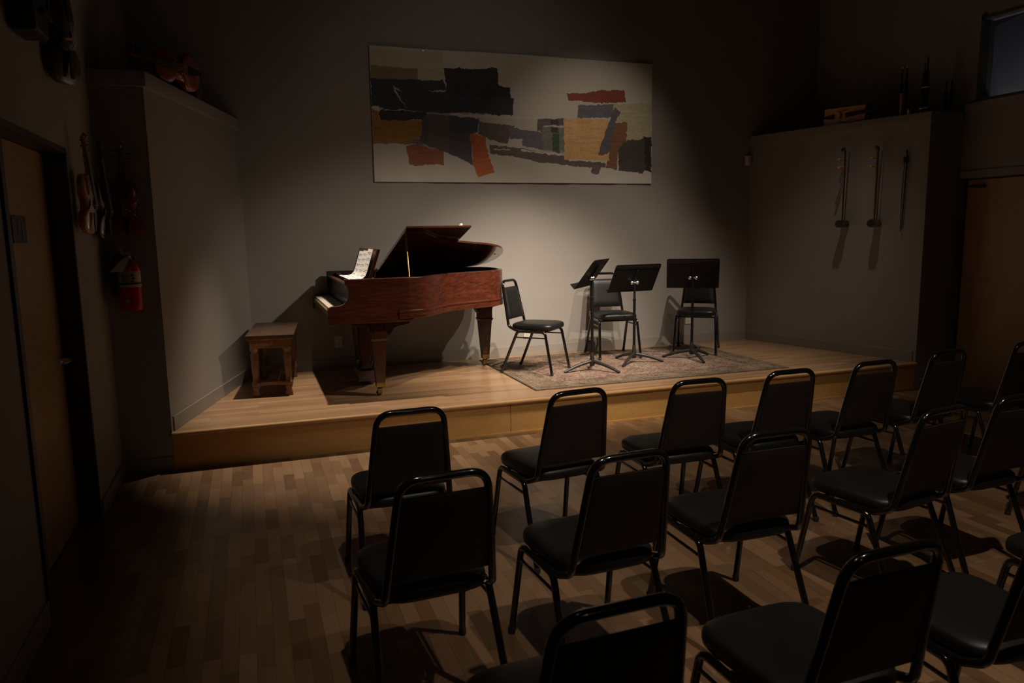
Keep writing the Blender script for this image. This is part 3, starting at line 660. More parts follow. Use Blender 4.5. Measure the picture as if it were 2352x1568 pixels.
for sy in (-1, 1):
    MB().prism([(-0.12, 0.083), (-0.12, 0.112), (-0.06, 0.122), (0.06, 0.122), (0.12, 0.112), (0.12, 0.083), (0.05, 0.092), (-0.05, 0.092)], sy * 0.402 - 0.022, sy * 0.402 + 0.022, 'y').build('cross_stretcher', M['walnut'], PBn, 0.003)
MB().box(-0.035, 0.035, -0.385, 0.385, 0.096, 0.114).build('long_stretcher', M['walnut'], PBn, 0.003)

# ------------------------------------------------------------------ rug
rg = mat('oriental_rug', (0.2, 0.17, 0.14), 0.95, spec=0.15); n = N(rg)
vo = n.coord((1, 1, 1))
sep = n.n('ShaderNodeSeparateXYZ'); n.l(vo, sep.inputs[0])
def mth(op, a, b=None, clamp=False):
    x = n.n('ShaderNodeMath', _operation=op, _use_clamp=clamp)
    for i, v in ((0, a), (1, b)):
        if v is None: continue
        if isinstance(v, (int, float)): x.inputs[i].default_value = v
        else: n.l(v, x.inputs[i])
    return x.outputs[0]
RW, RH = 1.275, 0.80
ex = mth('SUBTRACT', RW, mth('ABSOLUTE', sep.outputs[0])); ey = mth('SUBTRACT', RH, mth('ABSOLUTE', sep.outputs[1]))
ed = mth('MINIMUM', ex, ey)                                     # distance from the rug's edge
field = n.ramp(n.noise(vo, 2.3, 3), [(0.35, (0.36, 0.27, 0.20)), (0.52, (0.30, 0.20, 0.16)), (0.68, (0.42, 0.325, 0.245))])
v1 = n.n('ShaderNodeTexVoronoi', Scale=8.0, _feature='F1'); n.l(vo, v1.inputs['Vector'])
v2 = n.n('ShaderNodeTexVoronoi', Scale=17.0, _feature='DISTANCE_TO_EDGE'); n.l(vo, v2.inputs['Vector'])
motif = n.ramp(v1.outputs['Distance'], [(0.0, (0.1,) * 3), (0.10, (0.2,) * 3), (0.17, (0.9,) * 3), (0.3, (1,) * 3), (0.36, (0.35,) * 3), (0.44, (1,) * 3)])
field = n.mix(0.75, field, motif, 'MULTIPLY')
vines = n.ramp(v2.outputs['Distance'], [(0.0, (0.45,) * 3), (0.05, (0.6,) * 3), (0.10, (1,) * 3)])
field = n.mix(0.6, field, vines, 'MULTIPLY')
bord = n.mix(0.65, n.ramp(n.noise(vo, 6, 3), [(0.4, (0.20, 0.145, 0.10)), (0.6, (0.28, 0.21, 0.15))]), motif, 'MULTIPLY')
is_b = mth('LESS_THAN', ed, 0.27); col = n.mix(is_b, field, bord)
for a, b, c in ((0.0, 0.018, (0.12, 0.10, 0.08)), (0.05, 0.056, (0.07, 0.055, 0.045)), (0.075, 0.081, (0.07, 0.055, 0.045)), (0.235, 0.241, (0.08, 0.06, 0.05)), (0.262, 0.268, (0.07, 0.055, 0.045))):
    k = mth('MULTIPLY', mth('GREATER_THAN', ed, a), mth('LESS_THAN', ed, b)); col = n.mix(k, col, c)
col = n.mix(0.6, col, n.ramp(n.noise(vo, 45, 3, 0.7), [(0.38, (0.25,) * 3), (0.6, (1.0,) * 3)]), 'MULTIPLY')
n.l(col, n.b.inputs['Base Color']); n.bump(n.noise(vo, 400, 2), 0.5, 0.003)
ro = MB().box(-RW, RW, -RH, RH, 0, 0.008).build('rug', rg, None, 0.003, loc=(3.445, -0.935, HS)); tag(ro, 'worn grey-brown oriental rug with floral border spread on the stage under the music stands', 'rug')

# ------------------------------------------------------------------ painted banner on the back wall
POLYS=[
 ('olive',0.35,[(0.002, 0.968), (0.236, 0.996), (0.238, 0.774), (-0.001, 0.762)]),
 ('oliveb',0.9,[(0.002, 0.856), (0.151, 0.851), (0.152, 0.768), (0.001, 0.762)]),
 ('beige',0.5,[(0.153, 0.854), (0.234, 0.859), (0.239, 0.774), (0.152, 0.768)]),
 ('beige',0.35,[(0.35, 0.502), (0.562, 0.511), (0.561, 0.403), (0.482, 0.407), (0.354, 0.462)]),
 ('beige',0.9,[(0.841, 0.658), (0.998, 0.674), (0.998, 0.356), (0.898, 0.349), (0.9, 0.51), (0.854, 0.506)]),
 ('navy',1,[(0.001, 0.762), (0.237, 0.776), (0.246, 0.688), (0.34, 0.684), (0.474, 0.659), (0.471, 0.525), (0.249, 0.527), (0.12, 0.529), (-0.001, 0.557)]),
 ('ink',1,[(0.023, 0.548), (0.18, 0.535), (0.16, 0.47), (0.128, 0.472), (0.115, 0.461), (0.024, 0.458)]),
 ('mustard',1,[(0.0, 0.546), (0.022, 0.519), (0.023, 0.458), (0.16, 0.467), (0.159, 0.426), (0.15, 0.289), (0.001, 0.284)]),
 ('navy',0.9,[(0.16, 0.523), (0.354, 0.497), (0.347, 0.392), (0.322, 0.37), (0.325, 0.18), (0.334, 0.125), (0.246, 0.216), (0.173, 0.281), (0.151, 0.299), (0.16, 0.426)]),
 ('brownk',0.55,[(0.18, 0.535), (0.253, 0.532), (0.25, 0.236), (0.173, 0.281)]),
 ('blue',0.6,[(0.251, 0.517), (0.352, 0.487), (0.347, 0.397), (0.249, 0.389)]),
 ('black',1,[(0.238, 0.871), (0.326, 0.872), (0.42, 0.889), (0.423, 0.748), (0.461, 0.748), (0.466, 0.663), (0.473, 0.654), (0.34, 0.669), (0.246, 0.678)]),
 ('navy',0.55,[(0.246, 0.673), (0.338, 0.659), (0.474, 0.654), (0.471, 0.525), (0.249, 0.527)]),
 ('brownk',1,[(0.354, 0.472), (0.479, 0.448), (0.456, 0.36), (0.453, 0.301), (0.385, 0.34), (0.374, 0.354), (0.349, 0.377)]),
 ('slate',1,[(0.459, 0.436), (0.576, 0.405), (0.58, 0.266), (0.504, 0.292), (0.505, 0.343), (0.458, 0.345)]),
 ('brownk',1,[(0.559, 0.511), (0.658, 0.52), (0.657, 0.26), (0.58, 0.266), (0.576, 0.405), (0.559, 0.419)]),
 ('grey',0.7,[(0.576, 0.461), (0.657, 0.458), (0.657, 0.239), (0.578, 0.255)]),
 ('black',0.8,[(0.609, 0.51), (0.636, 0.518), (0.636, 0.399), (0.609, 0.402)]),
 ('green',1,[(0.614, 0.394), (0.64, 0.396), (0.64, 0.243), (0.614, 0.252)]),
 ('canvas',0.8,[(0.581, 0.461), (0.657, 0.468), (0.657, 0.452), (0.58, 0.449)]),
 ('brownk',1,[(0.387, 0.3), (0.502, 0.271), (0.657, 0.228), (0.681, 0.182), (0.796, 0.177), (0.816, 0.162), (0.816, 0.13), (0.711, 0.136), (0.633, 0.154), (0.565, 0.166), (0.49, 0.204), (0.386, 0.224)]),
 ('canvas',0.8,[(0.398, 0.263), (0.46, 0.269), (0.462, 0.261), (0.407, 0.255)]),
 ('canvas',1,[(0.5, 0.265), (0.658, 0.23), (0.658, 0.218), (0.5, 0.255)]),
 ('red',1,[(0.668, 0.722), (0.741, 0.735), (0.795, 0.761), (0.889, 0.774), (0.895, 0.674), (0.8, 0.659), (0.721, 0.666), (0.673, 0.666)]),
 ('slate',1,[(0.71, 0.634), (0.843, 0.653), (0.849, 0.548), (0.706, 0.529)]),
 ('brown',1,[(0.849, 0.5), (0.9, 0.515), (0.898, 0.349), (0.867, 0.283), (0.86, 0.115), (0.816, 0.13), (0.826, 0.205)]),
 ('ochre',1,[(0.657, 0.52), (0.828, 0.535), (0.829, 0.189), (0.658, 0.195)]),
 ('slateb',1,[(0.853, 0.638), (0.875, 0.592), (0.854, 0.506), (0.834, 0.27), (0.811, 0.231), (0.787, 0.241), (0.811, 0.407), (0.836, 0.546)]),
 ('inkb',1,[(0.867, 0.293), (0.903, 0.365), (0.96, 0.369), (0.968, 0.397), (0.998, 0.394), (0.998, 0.099), (0.974, 0.114), (0.961, 0.09), (0.925, 0.096), (0.909, 0.101), (0.868, 0.105)]),
 ('black',0.9,[(0.968, 0.391), (0.998, 0.394), (0.998, 0.099), (0.977, 0.125)]),
 ('brownk',1,[(0.763, 0.144), (0.797, 0.145), (0.791, 0.075), (0.759, 0.087)]),
 ('rust',1,[(0.105, 0.281), (0.151, 0.287), (0.228, 0.235), (0.231, 0.136), (0.115, 0.126), (0.11, 0.228)]),
 ('slate',1,[(0.128, 0.327), (0.152, 0.328), (0.177, 0.281), (0.13, 0.29)]),
 ('orange',1,[(0.322, 0.38), (0.376, 0.354), (0.375, 0.294), (0.385, 0.198), (0.404, 0.088), (0.383, 0.067), (0.344, 0.045), (0.327, 0.155)]),
 ('canvas',0.9,[(0.22, 0.241), (0.272, 0.203), (0.329, 0.135), (0.336, 0.12), (0.272, 0.188), (0.241, 0.216)]),
 ('canvas',0.7,[(0.07, 0.719), (0.081, 0.702), (0.103, 0.676), (0.08, 0.689), (0.096, 0.613), (0.12, 0.543), (0.092, 0.612), (0.076, 0.677)]),
 ('canvas',0.7,[(-0.001, 0.56), (0.021, 0.559), (0.023, 0.543), (0.12, 0.541), (0.18, 0.53), (0.037, 0.538), (0.016, 0.519), (-0.001, 0.541)]),
 ('canvas',0.7,[(0.183, 0.695), (0.241, 0.695), (0.24, 0.687), (0.203, 0.687)]),
 ('black',0.8,[(0.374, 0.354), (0.386, 0.42), (0.382, 0.43), (0.38, 0.359), (0.378, 0.344)]),
 ('canvas',0.6,[(0.249, 0.532), (0.319, 0.541), (0.473, 0.523), (0.562, 0.521), (0.562, 0.506), (0.35, 0.497)]),
]
COLS = dict(canvas=(0.62, 0.60, 0.55), olive=(0.40, 0.36, 0.20), oliveb=(0.24, 0.19, 0.09), beige=(0.48, 0.44, 0.29), navy=(0.042, 0.046, 0.072), ink=(0.045, 0.042, 0.042),
            mustard=(0.34, 0.19, 0.055), brownk=(0.15, 0.12, 0.108), blue=(0.06, 0.075, 0.14), black=(0.038, 0.032, 0.030), slate=(0.16, 0.15, 0.18), grey=(0.24, 0.25, 0.22),
            green=(0.06, 0.11, 0.075), red=(0.26, 0.062, 0.05), brown=(0.24, 0.12, 0.065), ochre=(0.72, 0.44, 0.20), slateb=(0.13, 0.125, 0.14), inkb=(0.085, 0.075, 0.065), rust=(0.33, 0.12, 0.07), orange=(0.52, 0.15, 0.06))
def hsh(i, j, s=0):
    x = (i * 374761393 + j * 668265263 + s * 1442695041) & 0xffffffff; x = ((x ^ (x >> 13)) * 1274126177) & 0xffffffff; return ((x ^ (x >> 16)) & 0xffff) / 65535.0
def vnoise(x, y, s=0):
    i, j = math.floor(x), math.floor(y); fx, fy = x - i, y - j; fx = fx * fx * (3 - 2 * fx); fy = fy * fy * (3 - 2 * fy)
    a, b, c, d = hsh(i, j, s), hsh(i + 1, j, s), hsh(i, j + 1, s), hsh(i + 1, j + 1, s)
    return (a * (1 - fx) + b * fx) * (1 - fy) + (c * (1 - fx) + d * fx) * fy
def build_banner():
    import numpy as np
    BX0, BX1, BZ0, BZ1 = 1.191, 4.216, 2.068, 3.329
    nu, nv = 620, 258
    rgb = np.zeros((nv, nu, 3)); rgb[:] = COLS['canvas']
    rng = np.random.RandomState(3)
    U, V = np.meshgrid((np.arange(nu) + 0.5) / nu, (np.arange(nv) + 0.5) / nv)
    def smooth_noise(sx, sy, seed):
        r = np.random.RandomState(seed); g = r.rand(sy + 2, sx + 2); x = U * sx; y = V * sy; i = x.astype(int); j = y.astype(int); fx = x - i; fy = y - j
        fx = fx * fx * (3 - 2 * fx); fy = fy * fy * (3 - 2 * fy)
        return (g[j, i] * (1 - fx) + g[j, i + 1] * fx) * (1 - fy) + (g[j + 1, i] * (1 - fx) + g[j + 1, i + 1] * fx) * fy
    stain = smooth_noise(7, 4, 11)[..., None]
    rgb *= 1 - 0.10 * stain; rgb *= np.array([1, 0.985, 0.955]) ** (stain * 2)
    wx = (smooth_noise(90, 40, 5) - .5) * 0.005 + (smooth_noise(300, 120, 6) - .5) * 0.003; wy = (smooth_noise(90, 40, 7) - .5) * 0.012 + (smooth_noise(300, 120, 8) - .5) * 0.006
    tex = (smooth_noise(260, 60, 9) - .5) * 0.18 + (smooth_noise(40, 110, 10) - .5) * 0.25 + (smooth_noise(500, 200, 12) - .5) * 0.15
    Uw, Vw = U + wx, V + wy
    for name, al, poly in POLYS:
        ins = np.zeros(U.shape, bool); m = len(poly); k = m - 1
        for i in range(m):
            xi, yi = poly[i]; xj, yj = poly[k]
            if yi != yj:
                c = ((yi > Vw) != (yj > Vw)) & (Uw < (xj - xi) * (Vw - yi) / (yj - yi) + xi); ins ^= c
            k = i
        c = np.array(COLS[name]); a = (al * ins)[..., None]
        rgb = rgb * (1 - a) + c * (1 + tex[..., None]) * a
    gx, gz = (BX1 - BX0), (BZ1 - BZ0)
    verts = []
    for j in range(nv + 1):
        for i in range(nu + 1):
            u, v = i / nu, j / nv
            y = -0.012 - 0.0025 * math.sin(u * 33 + 2 * v) * (1 - v * 0.4) - 0.002 * math.sin(u * 70 + v * 3) - 0.004 * vnoise(u * 9, v * 3, 2)
            verts.append((BX0 + gx * u - (BX0 + BX1) / 2, y, BZ0 + gz * v - (BZ0 + BZ1) / 2 - 0.004 * math.sin(u * 9.4) * v))
    faces = [(j * (nu + 1) + i, j * (nu + 1) + i + 1, (j + 1) * (nu + 1) + i + 1, (j + 1) * (nu + 1) + i) for j in range(nv) for i in range(nu)]
    me = bpy.data.meshes.new('banner'); me.from_pydata(verts, [], faces)
    at = me.color_attributes.new('paint', 'FLOAT_COLOR', 'CORNER')
    flat = np.repeat(np.concatenate([rgb, np.ones((nv, nu, 1))], 2).reshape(-1, 4), 4, axis=0).astype('f').ravel()
    at.data.foreach_set('color', flat)
    me.polygons.foreach_set('use_smooth', [True] * len(faces))
    m = mat('painted_canvas', (0.6, 0.6, 0.55), 0.62, spec=0.35); nn = N(m); a = nn.n('ShaderNodeAttribute', _attribute_name='paint'); nn.l(a.outputs['Color'], nn.b.inputs['Base Color'])
    nn.bump(nn.noise(nn.coord((1, 1, 1)), 300, 3), 0.15, 0.002)
    me.materials.append(m)
    o = bpy.data.objects.new('wall_banner', me); COL.objects.link(o); o.location = ((BX0 + BX1) / 2, 0, (BZ0 + BZ1) / 2)
    md = o.modifiers.new('cloth', 'SOLIDIFY'); md.thickness = 0.002; md.offset = 1
    tag(o, 'wide abstract painting on unframed canvas pinned to the grey back wall', 'painting')
    for i in range(7):
        p = MB().lathe([(0, -0.022), (0.005, -0.022), (0.006, -0.018), (0.002, -0.014), (0.002, 0.0)], 8, (0, 0, 0), 'y').build('pin', M['aluminium'], o)
        p.location = (-gx / 2 + 0.02 + (gx - 0.04) * i / 6, 0.0, gz / 2 - 0.02)
build_banner()

# ------------------------------------------------------------------ outlets and motion sensor
def outlet(x, z, label):
    o = empty('wall_outlet', (x, 0, z)); tag(o, label, 'outlet')
    MB().box(-0.036, 0.036, -0.007, 0, -0.058, 0.058).build('cover_plate', M['plastic'], o, 0.002)
    for s in (-1, 1):
        so = MB().box(-0.017, 0.017, -0.009, -0.006, -0.014, 0.014).build('socket', M['plastic'], o, 0.002, loc=(0, 0, s * 0.021))
        MB().box(-0.008, -0.005, -0.0096, -0.008, -0.005, 0.006).box(0.005, 0.008, -0.0096, -0.008, -0.005, 0.006).build('slot', M['slot'], so)
outlet(0.776, 0.533, 'cream wall outlet in the dark under the piano keyboard')
outlet(2.744, 0.505, 'cream wall outlet behind the legs of the chair beside the piano')
outlet(4.726, 0.548, 'cream wall outlet behind the rightmost music stand')
ms = empty('motion_sensor', (5.475, 0, 2.337)); tag(ms, 'small white motion sensor high in the right corner of the back wall', 'sensor')
MB().prism([(-0.034, 0.0), (0.034, 0.0), (0.03, -0.03), (0.015, -0.042), (-0.015, -0.042), (-0.03, -0.03)], -0.052, 0.052, 'z').build('housing', M['white'], ms, 0.004)
MB().prism([(-0.022, -0.036), (0.022, -0.036), (0.012, -0.046), (-0.012, -0.046)], -0.03, 0.015, 'z').build('lens', M['plastic'], ms, 0.002)

# ------------------------------------------------------------------ fire extinguisher on the left wing
FE = empty('fire_extinguisher', (-0.725, -D - 0.085, 1.112)); tag(FE, 'red fire extinguisher with a paper tag on the dark left stage wing end', 'fire extinguisher')
MB().lathe([(0.0, 0.0), (0.055, 0.0), (0.064, 0.006), (0.066, 0.02), (0.066, 0.25), (0.062, 0.275), (0.050, 0.30), (0.032, 0.318), (0.022, 0.325), (0.022, 0.335)], 28).build('cylinder', M['red'], FE)
MB().lathe([(0.0665, 0.150), (0.0668, 0.151), (0.0668, 0.249), (0.0665, 0.25)], 28).build('label', M['label'], FE)
dm_ = MB()
for k in range(3): dm_.box(0.018 + 0.006 * (k % 2), 0.032 + 0.006 * (k % 2), -0.066 - 0.0012, -0.058, 0.182 + k * 0.02, 0.192 + k * 0.02)
for k in range(6): dm_.box(-0.036, 0.008, -0.0685, -0.055, 0.190 + k * 0.009, 0.1915 + k * 0.009)
dm_.build('label_print', M['slot'], FE)
em = MB()
for a, b in ((-30, 0), (0, 30)):
    pass
vs = []
for k in range(9):
    t = k / 8; an = R(-90 - 28 + 56 * t); h = 0.014 * (1 - abs(2 * t - 1)); vs += [(0.0669 * math.cos(an), 0.0669 * math.sin(an), 0.062 + h), (0.0669 * math.cos(an), 0.0669 * math.sin(an), 0.062 - h)]
em.add(vs, [(2 * k, 2 * k + 1, 2 * k + 3, 2 * k + 2) for k in range(8)]); em.build('emblem', M['aluminium'], FE)
MB().lathe([(0.068, 0.168), (0.0695, 0.169), (0.0695, 0.178), (0.068, 0.179)], 28).build('strap', M['rubber'], FE)
MB().lathe([(0.018, 0.335), (0.02, 0.345), (0.016, 0.352), (0.016, 0.375)], 14).box(-0.035, 0.02, -0.012, 0.012, 0.352, 0.378).build('valve', M['aluminium'], FE, 0.002)
MB().prism([(-0.01, 0.372), (0.03, 0.368), (0.095, 0.335), (0.098, 0.328), (0.08, 0.332), (0.03, 0.356), (-0.01, 0.358)], -0.008, 0.008, 'y').build('carry_handle', M['aluminium'], FE, bevel=0.001)
MB().prism([(-0.012, 0.378), (0.02, 0.388), (0.078, 0.402), (0.08, 0.396), (0.02, 0.380), (-0.01, 0.370)], -0.008, 0.008, 'y').build('squeeze_lever', M['aluminium'], FE, bevel=0.001)
MB().lathe([(0, -0.018), (0.014, -0.018), (0.014, -0.006), (0.008, 0)], 14, (-0.028, -0.012, 0.385), 'y').build('gauge', M['aluminium'], FE)
MB().tube(fillet([(-0.03, 0, 0.362), (-0.075, -0.005, 0.345), (-0.088, -0.01, 0.27), (-0.082, -0.01, 0.115)], 0.03, 6), 0.008, 10).build('hose', M['rubber'], FE)
MB().lathe([(0.009, 0.14), (0.012, 0.12), (0.013, 0.095), (0.012, 0.093)][::-1], 12, (-0.082, -0.01, 0)).build('nozzle', M['rubber'], FE)
MB().add([(-0.02, -0.03, 0.335), (0.018, -0.03, 0.34), (-0.022, -0.075, 0.25), (-0.098, -0.06, 0.25), (-0.02, -0.029, 0.335), (0.018, -0.029, 0.34), (-0.022, -0.074, 0.25), (-0.098, -0.059, 0.25)], [(0, 1, 2, 3), (7, 6, 5, 4), (0, 4, 5, 1), (1, 5, 6, 2), (2, 6, 7, 3), (3, 7, 4, 0)]).build('inspection_tag', M['paper'], FE, smooth=False)
MB().box(-0.03, 0.03, 0.066, 0.085, 0.10, 0.36).box(-0.015, 0.015, 0.0, 0.085, 0.335, 0.350).build('wall_bracket', M['aluminium'], FE, 0.001)

# ------------------------------------------------------------------ instruments
def spline2(P, n=6):
    """closed Catmull-Rom through 2-D points"""
    out = []; L = len(P)
    for i in range(L):
        p0, p1, p2, p3 = P[i - 1], P[i], P[(i + 1) % L], P[(i + 2) % L]
        for k in range(n):
            t = k / n
            out.append(tuple(0.5 * ((2 * b) + (-a + c) * t + (2 * a - 5 * b + 4 * c - d) * t * t + (-a + 3 * b - 3 * c + d) * t ** 3) for a, b, c, d in zip(p0, p1, p2, p3)))
    return out
def make_violin(name, label, cat, body, sc=1.0, strings=True, group=None):
    """body in the local xz-plane, front facing -y, origin at the bottom of the body on the back plate"""
    t = empty(name, (0, 0, 0)); tag(t, label, cat, group)
    half = [(0.0, 0.0), (0.05, 0.006), (0.088, 0.035), (0.102, 0.085), (0.088, 0.125), (0.064, 0.14), (0.055, 0.175), (0.066, 0.215), (0.080, 0.235), (0.082, 0.285), (0.062, 0.335), (0.03, 0.352), (0.0, 0.355)]
    P = spline2([(x, z) for x, z in half] + [(-x, z) for x, z in half[-2:0:-1]], 4); P = [(x * sc, z * sc) for x, z in P]; nP = len(P)
    m = MB(); cx, cz = 0, 0.17 * sc
    rings = [(1.0, -0.004), (1.02, -0.006), (1.02, -0.034), (1.0, -0.036), (0.8, -0.043), (0.45, -0.05), (0.05, -0.052)]
    vs = []
    for s, y in rings: vs += [(cx + (x - cx) * s, y * sc, cz + (z - cz) * s) for x, z in P]
    fs = [(i * nP + k, i * nP + (k + 1) % nP, (i + 1) * nP + (k + 1) % nP, (i + 1) * nP + k) for i in range(len(rings) - 1) for k in range(nP)] + [tuple(range(nP))[::-1], tuple((len(rings) - 1) * nP + k for k in range(nP))]
    m.add(vs, fs); m.build('body', body, t)
    for s in (-1, 1):
        ff = MB().tube([(s * 0.028 * sc, -0.051 * sc, 0.205 * sc), (s * 0.026 * sc, -0.0535 * sc, 0.195 * sc), (s * 0.032 * sc, -0.051 * sc, 0.17 * sc), (s * 0.042 * sc, -0.048 * sc, 0.145 * sc), (s * 0.040 * sc, -0.047 * sc, 0.135 * sc)], 0.003 * sc, 6)
        ff.build('sound_hole', M['ebonywood'], t)
    nk = MB(); nk.prism([(-0.036 * sc, 0.34 * sc), (-0.060 * sc, 0.35 * sc), (-0.058 * sc, 0.36 * sc), (-0.046 * sc, 0.49 * sc), (-0.030 * sc, 0.485 * sc)], -0.012 * sc, 0.012 * sc, 'x')
    nk.build('neck', body, t)
    MB().add([(sx * w * sc, y * sc, z * sc) for z, w, y in ((0.235, 0.021, -0.074), (0.49, 0.012, -0.05)) for sx, y in ((-1, y), (1, y), (1, y + 0.006), (-1, y + 0.006))], [(0, 1, 2, 3), (7, 6, 5, 4), (0, 4, 5, 1), (1, 5, 6, 2), (2, 6, 7, 3), (3, 7, 4, 0)]).build('fingerboard', M['ebonywood'], t)
    sc_ = MB().tube([(0, -0.042 * sc, 0.485 * sc), (0, -0.036 * sc, 0.54 * sc), (0, -0.030 * sc, 0.575 * sc), (0, -0.042 * sc, 0.593 * sc), (0, -0.056 * sc, 0.58 * sc), (0, -0.05 * sc, 0.568 * sc)], [0.014 * sc, 0.012 * sc, 0.010 * sc, 0.010 * sc, 0.009 * sc, 0.006 * sc], 8)
    sc_.build('scroll', body, t)
    for k in range(4):
        s = -1 if k % 2 else 1; z = (0.50 + 0.017 * k) * sc
        MB().tube([(-s * 0.016 * sc, -0.040 * sc, z), (s * 0.03 * sc, -0.040 * sc, z), (s * 0.034 * sc, -0.040 * sc, z), (s * 0.05 * sc, -0.040 * sc, z)], [0.0035 * sc, 0.0035 * sc, 0.009 * sc, 0.009 * sc], 8, sq=(1, 0.5)).build('peg', M['ebonywood'], t)
    MB().add([(sx * w * sc, y * sc, z * sc) for z, w, y in ((0.015, 0.010, -0.062), (0.125, 0.022, -0.068)) for sx, y in ((-1, y), (1, y), (1, y + 0.006), (-1, y + 0.006))], [(0, 1, 2, 3), (7, 6, 5, 4), (0, 4, 5, 1), (1, 5, 6, 2), (2, 6, 7, 3), (3, 7, 4, 0)]).build('tailpiece', M['ebonywood'], t)
    MB().prism([(-0.021 * sc, -0.05 * sc), (-0.019 * sc, -0.078 * sc), (0.019 * sc, -0.082 * sc), (0.021 * sc, -0.05 * sc)], 0.168 * sc, 0.171 * sc, 'z').build('bridge', M['peg'], t)
    if strings:
        for k in range(4):
            x = (-0.015 + 0.01 * k) * sc
            MB().tube([(x, -0.066 * sc, 0.125 * sc), (x, -0.082 * sc, 0.17 * sc), (x * 0.5, -0.054 * sc, 0.495 * sc)], 0.0007 * sc, 4).build('string', M['string'], t)
    return t
gW = 'violins hanging on the left'
v = make_violin('violin', 'varnished violin with an orange front hanging nearest the left door frame', 'violin', M['violin'], 0.90, group=gW)
v.location = (RL + 0.035, -2.66, 1.60); v.rotation_euler = (0, 0, R(80))
v2 = make_violin('violin', 'dark violin hanging on the left wall nearest the stage wing, in the corner', 'violin', M['dark_wood'], 0.98, group=gW)
v2.location = (RL + 0.03, -2.20, 1.565); v2.rotation_euler = (0, 0, R(80))
v3 = make_violin('violin', 'reddish violin hanging above the fire extinguisher', 'violin', M['violin_red'], 0.96, group=gW)
v3.location = (-0.715, -D - 0.012, 1.585); v3.rotation_euler = (0, 0, 0)
v4 = make_violin('viola', 'dark viola hanging high above the left door at the top of the picture', 'viola', M['dark_wood'], 1.22)
v4.location = (RL + 0.04, -2.98, 2.34); v4.rotation_euler = (0, 0, R(70))
for vv in (v, v2, v4):
    pass
# dark hanging case with a bright string at the top-left corner
hc = empty('hanging_zither', (RL + 0.05, -3.55, 2.43)); tag(hc, 'black long box-shaped instrument hanging in the top left corner of the picture', 'instrument')
MB().box(-0.045, 0.06, -0.11, 0.11, 0.0, 0.75).build('body', M['ebonywood'], hc, 0.015)
MB().tube([(0.075, 0.05, 0.10), (0.085, 0.10, 0.45)], 0.003, 6).tube([(0.075, 0.07, 0.10), (0.085, 0.12, 0.45)], 0.002, 6).build('string', M['string'], hc)
MB().box(0.055, 0.078, -0.03, 0.1, 0.08, 0.11).build('bridge', M['ebonywood'], hc, 0.003)

# on top of the left wing
rv = make_violin('viola', 'reddish viola lying on its side on the left stage wing shelf, scroll towards the door', 'viola', M['violin_red'], 1.3)
rv.matrix_world = Matrix(((0, -0.84, -0.543, -0.30), (0, 0.543, -0.84, -1.17), (1, 0, 0, HC + 0.142), (0, 0, 0, 1)))
dr = empty('small_drum', (-0.38, -0.86, HC)); tag(dr, 'dark small drum standing at the stage end of the left shelf behind the reddish viola', 'drum')
MB().lathe([(0.10, 0.0), (0.115, 0.05), (0.12, 0.11), (0.11, 0.17), (0.10, 0.20)], 28).build('shell', M['dark_wood'], dr)
MB().lathe([(0.104, 0.19), (0.106, 0.2), (0.104, 0.206), (0.0, 0.208)], 28).build('drumhead', M['ebonywood'], dr)

# on top of the right wing: trapezoid fiddle, pipes
d_w = Vector((XR - XRB, -D, 0)).normalized()     # direction along the wing towards the room
ang = math.atan2(d_w.y, d_w.x)
def on_right(y, inset_=0.06): 
    t = -y / D; return (XRB + (XR - XRB) * t + inset_, y)
tf = empty('box_fiddle', (*on_right(-1.10, 0.07), HC), ang); tag(tf, 'golden straight-sided fiddle lying on its edge along the right shelf', 'fiddle')
prof = [(-0.24, 0.0), (-0.245, 0.17), (0.24, 0.115), (0.24, 0.02)]
MB().prism([(-0.26, 0.003), (-0.255, 0.175), (0.20, 0.165), (0.20, 0.02)], -0.02, 0.02, 'y').build('body', M['box_fiddle'], tf, 0.004)
MB().prism([(0.20, 0.0), (0.20, 0.17), (0.225, 0.17), (0.25, 0.15), (0.25, 0.0)], -0.024, 0.022, 'y').build('end_block', M['ebonywood'], tf, 0.004)
for z0, s in ((0.13, 1), (0.03, -1)):
    MB().tube([(-0.10, -0.022, z0 + 0.01 * s), (-0.085, -0.022, z0 - 0.004 * s), (-0.04, -0.022, z0 + 0.006 * s), (0.0, -0.022, z0 + 0.012 * s), (0.01, -0.022, z0)], 0.0035, 6).build('sound_hole', M['ebonywood'], tf)
MB().prism([(0.0, 0.06), (0.0, 0.105), (0.36, 0.115), (0.36, 0.09)], -0.045, -0.03, 'y').build('fingerboard', M['ebonywood'], tf, 0.002)
MB().prism([(-0.26, 0.075), (-0.26, 0.09), (-0.14, 0.11), (-0.14, 0.06)], -0.042, -0.032, 'y').build('tailpiece', M['ebonywood'], tf, 0.002)
MB().box(-0.065, -0.058, -0.05, -0.02, 0.055, 0.115).build('bridge', M['peg'], tf, 0.001)
def pipes(name, label, y, parts, ins=0.06):
    x, yy_ = on_right(y, ins); t = empty(name, (x, yy_, HC), ang); tag(t, label, 'pipes')
    for (nm, prof_, off, m_) in parts:
        MB().lathe(prof_, 16, (off[0], off[1], 0)).build(nm, m_, t)
    return t
